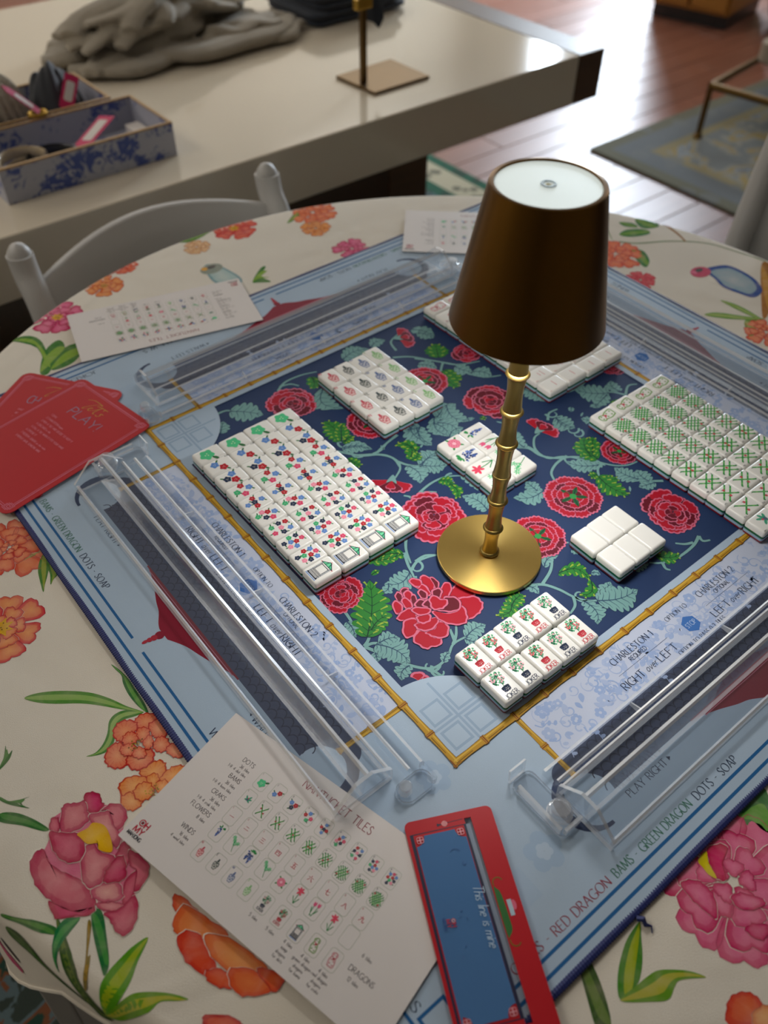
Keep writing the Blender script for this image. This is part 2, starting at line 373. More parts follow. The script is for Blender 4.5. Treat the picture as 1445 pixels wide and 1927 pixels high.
# ------------------------------------------------------------------ room
M = {}
M['wall'] = mat('painted_wall', '#a59a8a', 0.85, noise=0.05, nscale=3)
M['ceiling'] = mat('painted_ceiling', '#bdb8ae', 0.9, noise=0.03, nscale=4)
M['white_trim'] = mat('white_trim_paint', '#e6e3dc', 0.5, noise=0.03, nscale=8)
M['lamp_panel'] = mat('lamp_panel', '#fff2dd', 0.6, emit=1.2)
x0, y0, x1, y1, H = ROOM
def struct(o, label, cat=None):
    o['kind'] = 'structure'; o['label'] = label
    if cat: o['category'] = cat
    return o
# floor with planks
def wood_mat(name, c0, c1, rough, vary=0.35, axis_scale=(1.2, 26, 26)):
    m = bpy.data.materials.new(name); m.use_nodes = True; nt = m.node_tree; b = nt.nodes['Principled BSDF']
    tc = nt.nodes.new('ShaderNodeTexCoord'); mp = nt.nodes.new('ShaderNodeMapping'); mp.inputs['Scale'].default_value = axis_scale
    oi = nt.nodes.new('ShaderNodeObjectInfo'); vm = nt.nodes.new('ShaderNodeVectorMath'); vm.operation = 'ADD'
    nt.links.new(tc.outputs['Object'], mp.inputs[0]); nt.links.new(mp.outputs[0], vm.inputs[0])
    mu = nt.nodes.new('ShaderNodeMath'); mu.operation = 'MULTIPLY'; mu.inputs[1].default_value = 37.0
    nt.links.new(oi.outputs['Random'], mu.inputs[0]); nt.links.new(mu.outputs[0], vm.inputs[1])
    n = nt.nodes.new('ShaderNodeTexNoise'); n.inputs['Scale'].default_value = 1.6; n.inputs['Detail'].default_value = 6; n.inputs['Distortion'].default_value = 1.2
    nt.links.new(vm.outputs[0], n.inputs['Vector'])
    mx = nt.nodes.new('ShaderNodeMix'); mx.data_type = 'RGBA'; mx.inputs[6].default_value = (*lin(c0), 1); mx.inputs[7].default_value = (*lin(c1), 1)
    nt.links.new(n.outputs['Fac'], mx.inputs[0])
    hs = nt.nodes.new('ShaderNodeHueSaturation'); mr = nt.nodes.new('ShaderNodeMapRange'); mr.inputs[3].default_value = 1 - vary; mr.inputs[4].default_value = 1 + vary
    nt.links.new(oi.outputs['Random'], mr.inputs[0]); nt.links.new(mr.outputs[0], hs.inputs['Value']); nt.links.new(mx.outputs[2], hs.inputs['Color'])
    nt.links.new(hs.outputs[0], b.inputs['Base Color']); b.inputs['Roughness'].default_value = rough
    return m
M['plank'] = wood_mat('plank_wood', '#5f382a', '#8a5a48', 0.36, 0.14)
M['subfloor'] = mat('subfloor', '#3a1f14', 0.6, noise=0.2, nscale=5)
floor = MB().box(x0, y0, -0.05, x1, y1, -0.004).build('floor', M['subfloor']); struct(floor, 'reddish brown wooden plank floor')
pm = {}
def plank_mesh(L):
    k = round(L, 2)
    if k not in pm:
        b = MB(); W = 0.118; h = 0.002
        b.rings([[(0, 0, -0.004), (L, 0, -0.004), (L, W, -0.004), (0, W, -0.004)], [(0, 0, -h), (L, 0, -h), (L, W, -h), (0, W, -h)],
                 [(h, h, 0), (L - h, h, 0), (L - h, W - h, 0), (h, W - h, 0)]], True, True)
        o = b.build('plank', M['plank']); pm[k] = o.data; bpy.data.objects.remove(o)
    return pm[k]
yy = 0.10; row = 0
while yy < y1 - 0.12:                       # the boards that the photograph shows
    xx = 1.15 - (row * 0.47) % 1.3 if yy < 2.4 else 0.4 - (row * 0.47) % 1.3
    while xx < x1:
        L = min(1.3, x1 - xx)
        if L > 0.1 and xx + L > 1.2 and not (xx > 2.7 and xx + L < 4.6 and yy < 1.75 and yy > 0.4):
            p = link('plank', plank_mesh(L - 0.002), None, floor); p.location = (xx, yy, 0)
        xx += 1.3
    yy += 0.12; row += 1
o = MB().box(x0, y0, H, x1, y1, H + 0.05).build('ceiling', M['ceiling']); struct(o, 'pale painted ceiling with square lamps')
o = MB().box(x0 - 0.1, y1, -0.05, x1 + 0.1, y1 + 0.1, H).build('wall_back', M['wall']); struct(o, 'cream painted wall at the back')
o = MB().box(x0 - 0.1, y0 - 0.1, -0.05, x1 + 0.1, y0, H).build('wall_front', M['wall']); struct(o, 'cream painted wall behind the photographer')
o = MB().box(x0 - 0.1, y0, -0.05, x0, y1, H).build('wall_left', M['wall']); struct(o, 'cream painted wall at the left')
b = MB(); ys = [y0, WIN[0][0], WIN[0][1], WIN[1][0], WIN[1][1], y1]
b.box(x1, ys[0], -0.05, x1 + 0.1, ys[1], H).box(x1, ys[2], -0.05, x1 + 0.1, ys[3], H).box(x1, ys[4], -0.05, x1 + 0.1, ys[5], H)
for (a0, a1, c0, c1) in WIN:
    b.box(x1, a0, -0.05, x1 + 0.1, a1, c0).box(x1, a0, c1, x1 + 0.1, a1, H)
o = b.build('wall_right', M['wall']); struct(o, 'cream painted wall with window openings')
def glass_mat():
    m = acrylic_mat('window_glass'); return m
M['glass'] = glass_mat()
for k, (a0, a1, c0, c1) in enumerate(WIN):
    t = empty('window_%d' % (k + 1), (x1 + 0.03, (a0 + a1) / 2, c0)); struct(t, ('wide shop window with white frame', 'narrow high window with white frame')[k])
    hw = (a1 - a0) / 2 - 0.001; hh = c1 - c0 - 0.002
    MB().box(0.012, -hw + 0.03, 0.03, 0.018, hw - 0.03, hh - 0.03).build('pane', M['glass'], t)
    fb = MB(); fb.box(0, -hw, 0, 0.03, -hw + 0.04, hh).box(0, hw - 0.04, 0, 0.03, hw, hh).box(0, -hw + 0.04, 0, 0.03, hw - 0.04, 0.04).box(0, -hw + 0.04, hh - 0.04, 0.03, hw - 0.04, hh)
    fb.build('window_frame', M['white_trim'], t, bevel=0.004)
for k, (x, y) in enumerate(CEIL):
    t = empty('ceiling_light', (x, y, H - 0.04)); tag(t, 'square flush ceiling lamp ' + ('left of the round table', 'left of the display table', 'behind the crumpled clothing', 'behind the folded trousers', 'in the right back corner', 'above the blue rug')[k], 'ceiling light', 'ceiling lamps of the shop')
    MB().box(-0.56, -0.56, 0.010, 0.56, 0.56, 0.04).build('diffuser', M['lamp_panel'], t)
    fb = MB(); fb.box(-0.61, -0.61, 0, -0.565, 0.61, 0.04).box(0.565, -0.61, 0, 0.61, 0.61, 0.04).box(-0.565, -0.61, 0, 0.565, -0.565, 0.04).box(-0.565, 0.565, 0, 0.565, 0.61, 0.04)
    fb.build('frame', M['white_trim'], t)

# ------------------------------------------------------------------ rugs
def rug_mat(name, field, dots, bands, size, scale=14.0):
    """bands: list of (distance from edge, colour); inside the last band the field"""
    m = bpy.data.materials.new(name); m.use_nodes = True; nt = m.node_tree; b = nt.nodes['Principled BSDF']; b.inputs['Roughness'].default_value = 0.95
    b.inputs['Specular IOR Level'].default_value = 0.1
    N = nt.nodes.new; Lk = nt.links.new
    tc = N('ShaderNodeTexCoord'); sp = N('ShaderNodeSeparateXYZ'); Lk(tc.outputs['Object'], sp.inputs[0])
    def mth(op, a, bb):
        n = N('ShaderNodeMath'); n.operation = op
        for i, q in enumerate((a, bb)):
            if q is None: continue
            if isinstance(q, (int, float)): n.inputs[i].default_value = q
            else: Lk(q, n.inputs[i])
        return n.outputs[0]
    dx = mth('SUBTRACT', size[0] / 2, mth('ABSOLUTE', sp.outputs[0], None)); dy = mth('SUBTRACT', size[1] / 2, mth('ABSOLUTE', sp.outputs[1], None))
    d = mth('MINIMUM', dx, dy)
    vor = N('ShaderNodeTexVoronoi'); vor.inputs['Scale'].default_value = scale; Lk(tc.outputs['Object'], vor.inputs['Vector'])
    no = N('ShaderNodeTexNoise'); no.inputs['Scale'].default_value = scale * 0.55; no.inputs['Detail'].default_value = 5; no.inputs['Distortion'].default_value = 1.5; Lk(tc.outputs['Object'], no.inputs['Vector'])
    cr = N('ShaderNodeValToRGB'); cr.color_ramp.interpolation = 'CONSTANT'; e = cr.color_ramp.elements
    e[0].position = 0; e[0].color = (*lin(field), 1); e[1].position = 0.46; e[1].color = (*lin(dots[0]), 1)
    for k, c in enumerate(dots[1:]):
        q = e.new(0.52 + 0.06 * k); q.color = (*lin(c), 1)
    Lk(no.outputs['Fac'], cr.inputs[0])
    cur = cr.outputs[0]
    for dist, c in sorted(bands, reverse=True):
        mx = N('ShaderNodeMix'); mx.data_type = 'RGBA'; Lk(mth('LESS_THAN', d, dist), mx.inputs[0]); Lk(cur, mx.inputs[6])
        m2 = N('ShaderNodeMix'); m2.data_type = 'RGBA'; m2.inputs[6].default_value = (*lin(c), 1); m2.inputs[7].default_value = (*mixc(c, field, 0.75), 1)
        Lk(mth('LESS_THAN', vor.outputs['Distance'], 0.34), m2.inputs[0]); Lk(m2.outputs[2], mx.inputs[7]); cur = mx.outputs[2]
    Lk(cur, b.inputs['Base Color'])
    bp = N('ShaderNodeBump'); bp.inputs['Strength'].default_value = 0.6; n3 = N('ShaderNodeTexNoise'); n3.inputs['Scale'].default_value = 300
    Lk(tc.outputs['Object'], n3.inputs['Vector']); Lk(n3.outputs['Fac'], bp.inputs['Height']); Lk(bp.outputs[0], b.inputs['Normal'])
    return m
def rug(label, xa, ya, xb, yb, m, th=0.010):
    sx, sy = (xb - xa) / 2, (yb - ya) / 2
    b = MB(); rs = []
    for z, i in ((0, 0), (th * 0.6, 0), (th, 0.006)): rs.append([(px, py, z) for px, py in rrect(-sx + i, -sy + i, sx - i, sy - i, 0.02)])
    b.rings(rs); o = b.build('area_rug', m); o.location = ((xa + xb) / 2, (ya + yb) / 2, 0.0005); tag(o, label, 'rug'); return o
rug('patterned rug with green border lying under the round table', -1.5, -1.2, 2.0, 2.75,
    rug_mat('table_rug', '#3f4842', ['#5f7074', '#7d5038', '#2f4a40', '#7a7664'], [(0.05, '#35604f'), (0.15, '#b5b09a'), (0.2, '#35604f')], (3.5, 3.95), 20))
rug('pale blue and gold medallion rug on the wooden floor', 2.49, 0.05, 4.7, 1.93,
    rug_mat('blue_rug', '#73797c', ['#868884', '#8f825c', '#82898e', '#6c7078'], [(0.06, '#6c6e64'), (0.16, '#6d747a'), (0.2, '#868068')], (2.21, 1.88), 9))

# ------------------------------------------------------------------ white console with wooden end
M['lacquer'] = mat('cream_lacquer', '#d8cdb9', 0.12, noise=0.02, nscale=2, coat=0.3)
M['walnut'] = wood_mat('walnut_wood', '#3a2412', '#5d3d1f', 0.4, 0.05, (3, 3, 30))
M['brass'] = mat('aged_brass', '#6a5330', 0.35, 1.0, noise=0.12, nscale=30)
CZ = ZM - 0.10
t = empty('console_table', (0.0, 1.335, 0)); tag(t, 'long low white lacquered display table with a dark wooden end', 'table')
MB().box(-1.2, 0, CZ - 0.112, 1.625, 1.15, CZ).build('top_slab', M['lacquer'], t, bevel=0.003)
MB().box(1.627, 0.0, CZ - 0.112, 1.715, 1.15, CZ - 0.001).build('end_block', M['walnut'], t, bevel=0.003)
for px in (-0.95, 0.30, 1.15):
    MB().box(px, 0.12, 0.0115, px + 0.12, 1.0, CZ - 0.113).build('leg_panel', M['walnut'], t, bevel=0.004)

# ------------------------------------------------------------------ garments and display on the console
def heap_mat(name, c, rough=0.85):
    return mat(name, c, rough, noise=0.22, nscale=9, bump=0.5, bscale=260, sheen=0.2)
M['grey_cloth'] = heap_mat('grey_linen', '#8f8676')
M['navy_cloth'] = heap_mat('navy_denim', '#1f2836')
M['dark_cloth'] = heap_mat('charcoal_cloth', '#33353a')
M['lining'] = heap_mat('white_lining', '#d8d2c6')
M['gold'] = mat('gold_button', '#c9a24a', 0.35, 1.0, noise=0.1)
def heap(name, m, parent, cx, cy, rx, ry, h, z, seed, folds=5.0, n=140, k=70, rim=0.2, rot=0.0):
    """crumpled cloth: a rounded mound with crossing folds, closed below"""
    R = random.Random(seed); ph = [R.uniform(0, 6.28) for _ in range(12)]
    b = MB(); v = []; f = []
    ca, sa = math.cos(rot), math.sin(rot)
    for j in range(k + 1):
        q = j / k
        for i in range(n):
            a = 2 * PI * i / n
            e = 1 + 0.09 * math.sin(3 * a + ph[0]) + 0.06 * math.sin(5 * a + ph[1]) + 0.035 * math.sin(9 * a + ph[2])
            x, y = q * e * math.cos(a), q * e * math.sin(a)
            v1 = y + 0.30 * math.sin(2.1 * x + ph[3]) + 0.12 * math.sin(4.3 * x + ph[7]); u1 = x + 0.35 * math.sin(2.4 * y + ph[4])
            f1 = abs(math.sin(folds * v1 + ph[5])) ** 0.55; f2 = abs(math.sin(folds * 0.62 * (u1 + 0.8 * v1) + ph[6])) ** 0.6
            f3 = abs(math.sin(folds * 2.1 * (v1 - 0.35 * u1) + ph[8])) ** 0.6
            dome = (1 - q ** 3.0) ** 0.8
            zz = h * dome * (0.40 + 0.34 * f1 + 0.26 * f2 + 0.10 * f3)
            ov = 1 + 0.05 * math.sin(7 * a + ph[9]) * math.sin(PI * q)
            v.append((cx + rx * ov * (x * ca - y * sa), cy + ry * ov * (x * sa + y * ca), z + max(zz, 0.0)))
    for j in range(k):
        for i in range(n):
            a = j * n + i; c = j * n + (i + 1) % n; f.append((a, c, c + n, a + n))
    b.add(v, f); b.add([v[k * n + i] for i in range(n)], [tuple(reversed(range(n)))])
    return b.build(name, m, parent, smooth=True)
gp = at(345, 92, CZ)
t = empty('crumpled_garment', (gp.x, gp.y, CZ + 0.0005)); tag(t, 'heap of crumpled grey linen clothing on the white display table', 'clothing')
def rumple(name, m, parent, n_, rx, ry, hz, seed, rr=(0.018, 0.034), off=(0, 0)):
    """a heap of soft folds: bent rolls of cloth fused into one surface"""
    R = random.Random(seed); b = MB()
    for i in range(n_):
        lay = i / n_; a = R.gauss(0.15, 0.45); c = (R.uniform(-.5, .5) * rx * (1 - .4 * lay), R.uniform(-.55, .55) * ry * (1 - .35 * lay)); l = R.uniform(.45, .8) * rx * (1 - .25 * lay)
        rad = R.uniform(*rr); bend = R.uniform(-.35, .35); z = rad * .55 + hz * lay * R.uniform(.75, 1.0); pth = []
        for k_ in range(13):
            t_ = -1 + 2 * k_ / 12; x = t_ * l; y = bend * l * (1 - t_ * t_) + .012 * math.sin(5 * t_ + i)
            px_, py_ = c[0] + x * math.cos(a) - y * math.sin(a), c[1] + x * math.sin(a) + y * math.cos(a)
            e = math.hypot(px_ / rx, py_ / ry); zz = z * max(0.25, 1 - .55 * e * e)
            pth.append((off[0] + px_, off[1] + py_, max(zz, rad * .84)))
        b.tube(pth, [rad * (.45 + .55 * math.sin(PI * (.08 + .84 * k_ / 12))) for k_ in range(13)], 10, flat=(1.9, .8))
    o = b.build(name, m, parent, smooth=True)
    rm = o.modifiers.new('fuse', 'REMESH'); rm.mode = 'VOXEL'; rm.voxel_size = 0.004; rm.use_smooth_shade = True
    sm_ = o.modifiers.new('soften', 'SMOOTH'); sm_.iterations = 2; sm_.factor = 0.5
    return o
rumple('cloth', M['grey_cloth'], t, 48, 0.29, 0.16, 0.125, 5, (0.011, 0.025), off=(-.035, .045))
rumple('sleeve', M['grey_cloth'], t, 14, 0.19, 0.07, 0.045, 9, (0.010, 0.020), off=(0.15, -.03))
q = heap('lining_fold', M['lining'], t, 0.19, 0.04, 0.05, 0.02, 0.03, 0.065, 11, 3.0, 30, 12, rot=1.2)
bt = MB().lathe([(0.0, 0.0), (0.024, 0.0), (0.026, 0.003), (0.022, 0.006), (0.0, 0.007)], 20, cap0=False, cap1=False).build('button', M['gold'], t); bt.location = (0.0, -0.01, 0.128); bt.rotation_euler = (0.5, 0.1, 0)
fp = at(678, 46, CZ)
t = empty('folded_trousers', (fp.x + 0.03, fp.y + 0.150, CZ + 0.0005)); tag(t, 'stack of folded dark navy trousers behind the brass stand', 'clothing')
for i in range(4):
    b = MB(); rs = []
    hx, hy = 0.150 - 0.006 * i, 0.12
    for zz, ins in ((0, 0.006), (0.004, 0), (0.011, 0), (0.015, 0.006)): rs.append([(px + 0.004 * math.sin(9 * py + i), py, zz + 0.002 * math.sin(14 * px + i)) for px, py in rrect(-hx + ins, -hy + ins, hx - ins, hy - ins, 0.03, 5)])
    b.rings(rs); o = b.build('fold', M['navy_cloth'], t, smooth=True); o.location = (0.008 * (-1) ** i, 0, 0.0165 * i + 0.003)
# brass sign stand
bl, bn, br, bb = at(632, 148, CZ), at(705, 180, CZ), at(808, 148, CZ), at(735, 116, CZ)
cxy = (bl + bn + br + bb) / 4
t = empty('display_stand', (cxy.x, cxy.y, CZ + 0.0005)); tag(t, 'brass display stand with square foot on the white table', 'display stand')
b = MB(); fz = lambda p, z: (p.x - cxy.x, p.y - cxy.y, z)
b.rings([[fz(p, 0) for p in (bl, bn, br, bb)], [fz(p, 0.006) for p in (bl, bn, br, bb)]]); b.build('foot_plate', M['brass'], t, bevel=0.001)
pp = at(684, 160, CZ) - cxy
MB().box(pp.x - 0.006, pp.y - 0.006, 0.006, pp.x + 0.006, pp.y + 0.006, 0.40).build('pole', M['brass'], t, bevel=0.001)
MB().box(pp.x - 0.02, pp.y - 0.008, 0.148, pp.x + 0.02, pp.y + 0.008, 0.168).build('clamp', M['gold'], t, bevel=0.002)
b = MB(); prof = [(0.0, 0.27), (0.075, 0.27), (0.078, 0.110), (0.066, 0.092), (0.05, 0.106), (0.0, 0.125)]
b.prism(prof, lambda u, v, q: (pp.x + 0.008 + u * 0.9, pp.y + 0.02 + q + 0.01 * math.sin(30 * u), v), 0.0, 0.006)
b.build('navy_pennant', M['navy_cloth'], t, bevel=0.001)

# ------------------------------------------------------------------ blue and white boxes
def toile_mat(name, ground, ink, scale):
    m = bpy.data.materials.new(name); m.use_nodes = True; nt = m.node_tree; b = nt.nodes['Principled BSDF']; b.inputs['Roughness'].default_value = 0.5
    tc = nt.nodes.new('ShaderNodeTexCoord'); n = nt.nodes.new('ShaderNodeTexNoise'); n.inputs['Scale'].default_value = scale; n.inputs['Detail'].default_value = 5; n.inputs['Distortion'].default_value = 2.2
    n2 = nt.nodes.new('ShaderNodeTexNoise'); n2.inputs['Scale'].default_value = scale * 0.3; n2.inputs['Detail'].default_value = 1
    nt.links.new(tc.outputs['Object'], n.inputs['Vector']); nt.links.new(tc.outputs['Object'], n2.inputs['Vector'])
    ad = nt.nodes.new('ShaderNodeMath'); ad.operation = 'MULTIPLY'; nt.links.new(n.outputs['Fac'], ad.inputs[0]); nt.links.new(n2.outputs['Fac'], ad.inputs[1])
    cr = nt.nodes.new('ShaderNodeValToRGB'); e = cr.color_ramp.elements; e[0].position = 0.26; e[0].color = (*lin(ground), 1); e[1].position = 0.31; e[1].color = (*lin(ink), 1)
    nt.links.new(ad.outputs[0], cr.inputs[0]); nt.links.new(cr.outputs[0], b.inputs['Base Color']); return m
M['box_paper'] = toile_mat('blue_toile_paper', '#aeb0bc', '#46589a', 48)
M['rim_gold'] = mat('tan_rim', '#b08f63', 0.5, noise=0.08)
M['pink_card'] = mat('pink_card', '#c8235f', 0.5, noise=0.05)
M['white_card'] = mat('white_card_stock', '#d9d3ce', 0.6, noise=0.02)
def tray(label, X0, Y0, W, D, Hh):
    t = empty('storage_box', (X0, Y0, CZ + 0.0005)); tag(t, label, 'box', 'blue and white patterned boxes on the display table')
    th = 0.005; MB().box(0, 0, 0, W, D, 0.004).build('bottom', M['box_paper'], t)
    for nm, bx in (('front_wall', (0, 0, W, th)), ('back_wall', (0, D - th, W, D)), ('side_wall', (0, th, th, D - th)), ('side_wall', (W - th, th, W, D - th))):
        MB().box(bx[0], bx[1], 0.004, bx[2], bx[3], Hh).build(nm, M['box_paper'], t)
        MB().box(bx[0], bx[1], Hh + 0.0002, bx[2], bx[3], Hh + 0.0035).build('rim', M['rim_gold'], t)
    return t
bx0, bx1 = at(24, 393, CZ), at(327, 287, CZ)
by = (bx0.y + bx1.y) / 2; BW = bx1.x - bx0.x; BH = 0.060; BD = 0.175
# height of the box from its upper front corner
for k in range(60):
    zz = CZ + 0.03 + 0.001 * k
    if at(318, 235, zz).y <= by: BH = zz - CZ; break
BD = max(0.12, min(0.3, at(228, 186, CZ + BH).y - by))
tray('open blue and white patterned box nearest the round table', bx0.x, by, BW, BD, BH)
tray('blue and white patterned box behind, filled with knitwear', bx0.x - 0.055, by + BD + 0.012, BW + 0.02, BD, BH)
def price_tag(label, loc, rot, L=0.075, W=0.032):
    t = empty('price_tag', loc); t.rotation_euler = rot; tag(t, label, 'price tag', 'pink price tags')
    b = MB(); b.prism([(0, -W / 2), (L, -W / 2), (L, W / 2), (0, W / 2), (-0.012, 0)], lambda u, v, q: (u, v, q), 0, 0.0012); b.build('card', M['pink_card'], t)
    b = MB(); b.prism(rrect(0.012, -W * 0.3, L - 0.012, W * 0.3, 0.004), lambda u, v, q: (u, v, q), 0.0013, 0.0017); b.build('sticker', M['white_card'], t)
    return t
M['tortoise'] = mat('cream_horn', '#b5a283', 0.3, noise=0.2, nscale=60)
M['black_band'] = mat('black_plastic', '#1d1d20', 0.3, noise=0.1)
M['knit'] = mat('beige_knit', '#a39a8b', 0.95, noise=0.3, nscale=120, bump=1.0, bscale=180)
zb = CZ + 0.0045
price_tag('pink price tag with white sticker inside the front box', (bx0.x + 0.17, by + 0.05, zb + 0.038), (-0.15, -0.25, 0.5), 0.085, 0.036)
def band(label, cx, cy, R, m, tilt, z, a0=0, a1=200, rz=0.0):
    t = empty('headband', (cx, cy, z), rz); tag(t, label, 'headband', 'headbands in the front box')
    pth = [(R * math.cos(math.radians(a)), 0.9 * R * math.sin(math.radians(a)) * math.cos(tilt), 0.9 * R * math.sin(math.radians(a)) * math.sin(tilt)) for a in range(a0, a1 + 1, 8)]
    MB().tube(pth, 0.007, 8, flat=(0.5, 1.4)).build('band', m, t, smooth=True)
    return t
band('cream curved headband lying in the front box', bx0.x + 0.062, by + 0.055, 0.044, M['tortoise'], 0.1, zb + 0.034, 0, 200, 0.2)
band('second cream headband leaning over the front box rim', bx0.x + 0.070, by + 0.060, 0.044, M['tortoise'], 0.1, zb + 0.012, 10, 210, -0.3)
band('black headband beside the pink price tag', bx0.x + 0.115, by + 0.060, 0.045, M['black_band'], 0.1, zb + 0.022, 0, 190, 0.1)
o = MB().box(0, 0, 0, 0.028, 0.05, 0.022).build('paper_tag', M['white_card'], None, bevel=0.001); o.location = (bx1.x - 0.040, by + BD * 0.45, zb + 0.001); tag(o, 'small white paper tag at the end of the front box', 'tag')
o.rotation_euler = (0, 0, 0.0)
# knit and dark garments in the back box
kb = by + BD + 0.012
t = empty('knit_hat', (bx0.x + 0.085, kb + BD * 0.47, CZ + 0.005)); tag(t, 'beige ribbed knit hat in the back box', 'hat')
b = MB(); n = 56; rs = []
for j in range(15):
    q = j / 14; r = 0.070 * math.cos(q * PI / 2) ** 0.6
    rs.append([((r + 0.004 * abs(math.sin(14 * 2 * PI * i / n))) * math.cos(2 * PI * i / n) * (1.0 if j < 14 else 0.05), (r + 0.004 * abs(math.sin(14 * 2 * PI * i / n))) * 0.86 * math.sin(2 * PI * i / n) * (1.0 if j < 14 else 0.05), 0.118 * math.sin(q * PI / 2)) for i in range(n)])
b.rings(rs); b.build('crown', M['knit'], t, smooth=True)
MB().tube([(0.070 * math.cos(a * PI / 18), 0.060 * math.sin(a * PI / 18), 0.012) for a in range(36)], 0.010, 8, closed=True).build('cuff', M['knit'], t, smooth=True)
o = heap('folded_scarf', M['dark_cloth'], None, 0, 0, 0.054, 0.060, 0.11, 0, 21, 3.0, 60, 30); o.location = (bx0.x + 0.216, kb + BD * 0.55, CZ + 0.005); tag(o, 'charcoal scarf folded in the back box', 'scarf')
price_tag('upright pink price tag on the charcoal scarf', (bx0.x + 0.205, kb + 0.012, CZ + 0.058), (0.9, -0.9, 0.5), 0.06, 0.026)
price_tag('pink price tag hanging from the knit hat', (bx0.x + 0.105, kb + 0.002, CZ + 0.115), (0.3, 0.75, -0.5), 0.06, 0.014)
o = MB().tube([(0.016 * math.cos(a * PI / 10), 0.012 * math.sin(a * PI / 10), 0) for a in range(20)], 0.0035, 8, closed=True).build('gold_ring', M['gold'], None, smooth=True); o.location = (bx0.x + 0.145, kb - 0.001, CZ + BH + 0.008); tag(o, 'gold ring clip hanging on the back box rim', 'ring')

# ------------------------------------------------------------------ white folding chairs
M['resin'] = mat('white_resin', '#b9b8b6', 0.45, noise=0.03, nscale=10)
def folding_chair(label, loc, rz, top):
    """facing +y in its own frame, the backrest at the origin, posts leaning slightly"""
    t = empty('folding_chair', loc, rz); tag(t, label, 'chair', 'white folding chairs around the table')
    W = 0.205
    for s in (-1, 1):
        pth = [(s * W, -0.02 + 0.0 * k, 0.0) for k in range(0)]
        pth = smooth([(0.030, 0.012), (0.02, 0.30), (0.0, 0.62), (-0.03, top - 0.03), (-0.036, top)], 4, False)
        MB().tube([(s * W, y, z) for y, z in pth], 0.019, 12, flat=(1.0, 1.2)).build('post', M['resin'], t, smooth=True)
        cap = MB().lathe([(0.0, 0.018), (0.010, 0.015), (0.016, 0.006), (0.017, 0.0)], 14, cap0=False).build('post_cap', M['resin'], t, smooth=True); cap.location = (s * W, -0.036, top - 0.001); 
        MB().tube([(s * (W - 0.03), 0.42, 0.012), (s * (W - 0.03), 0.20, 0.30), (s * (W - 0.03), 0.02, 0.52)], 0.014, 10).build('front_leg', M['resin'], t, smooth=True)
    # curved backrest panel with an arched top
    n = 22; v = []; f = []
    for k in range(n + 1):
        u = -1 + 2 * k / n; x = u * (W - 0.012); cur = -0.030 - 0.045 * (1 - u * u)
        zt = top - 0.040 + 0.030 * math.cos(u * PI / 2); zl = top - 0.30
        for dy in (0.0, 0.016):
            v += [(x, cur + dy, zl), (x, cur + dy, zt)]
    for k in range(n):
        a = 4 * k; c = a + 4; f += [(a, a + 1, c + 1, c), (a + 2, c + 2, c + 3, a + 3), (a + 1, a + 3, c + 3, c + 1), (a, c, c + 2, a + 2)]
    f += [(0, 2, 3, 1), (4 * n, 4 * n + 1, 4 * n + 3, 4 * n + 2)]
    MB().add(v, f).build('backrest', M['resin'], t, bevel=0.004, smooth=True)
    b = MB(); rs = []
    for zz, ins in ((0.440, 0.006), (0.446, 0), (0.462, 0), (0.468, 0.006)): rs.append([(px, py, zz) for px, py in rrect(-W + 0.03 + ins, 0.03 + ins, W - 0.03 - ins, 0.40 - ins, 0.04)])
    b.rings(rs); b.build('seat', M['resin'], t, smooth=True)
    MB().tube([(-W, 0.025, 0.20), (W, 0.025, 0.20)], 0.011, 8).build('stretcher', M['resin'], t, smooth=True)
    return t
folding_chair('white folding chair tucked in between the two tables', (0.406, 1.072, 0.011), PI, ZM - 0.016 - 0.011)
folding_chair('white folding chair at the right edge of the picture', (1.215, 0.40, 0.011), PI / 2, ZM + 0.09 - 0.011)

# ------------------------------------------------------------------ far right: low brass bench frame, upholstered seat, cabinet
M['beige'] = mat('beige_upholstery', '#9c9284', 0.9, noise=0.12, nscale=60, bump=0.4, bscale=200)
M['rose'] = mat('rose_leather', '#5d3a36', 0.5, noise=0.1, nscale=20)
ft = at(1312, 258, 0.012); 
t = empty('brass_bench', (ft.x, ft.y, 0.0115)); tag(t, 'low upholstered bench on slim brass legs standing on the blue rug', 'bench')
fw, fl = 1.0, 0.55
e1 = (at(1445, 112, 0.19) - at(1321, 182, 0.19)); e1.normalize(); e2 = Vector((e1.y, -e1.x, 0))
pos = lambda a, c, z: (e1.x * a + e2.x * c, e1.y * a + e2.y * c, z)
for a, c in ((0, 0), (fw, 0), (0, fl), (fw, fl)):
    MB().tube([pos(a, c, 0), pos(a, c, 0.18)], 0.011, 10).build('leg', M['brass'], t, smooth=True)
    MB().lathe([(0.016, 0), (0.018, 0.006), (0.012, 0.016)], 12, c=pos(a, c, 0)).build('foot', M['brass'], t)
for A, Bp in (((0, 0), (fw, 0)), ((0, fl), (fw, fl)), ((0, 0), (0, fl)), ((fw, 0), (fw, fl))):
    MB().tube([pos(*A, 0.185), pos(*Bp, 0.185)], 0.013, 10).build('rail', M['brass'], t, smooth=True)
b = MB(); rs = []
for zz, ins in ((0.20, 0.012), (0.21, 0.0), (0.27, 0.0), (0.285, 0.015)): rs.append([pos(a, c, zz) for a, c in rrect(0.28 + ins, 0.02 + ins, fw - ins, fl - ins, 0.04)])
b.rings(rs); b.build('cushion', M['beige'], t, smooth=True)
cp = at(1420, 22, 0.25)
t = empty('round_pouf', (cp.x + 0.85, cp.y + 0.10, 0.001)); tag(t, 'dark rose leather pouf beyond the brass bench', 'pouf')
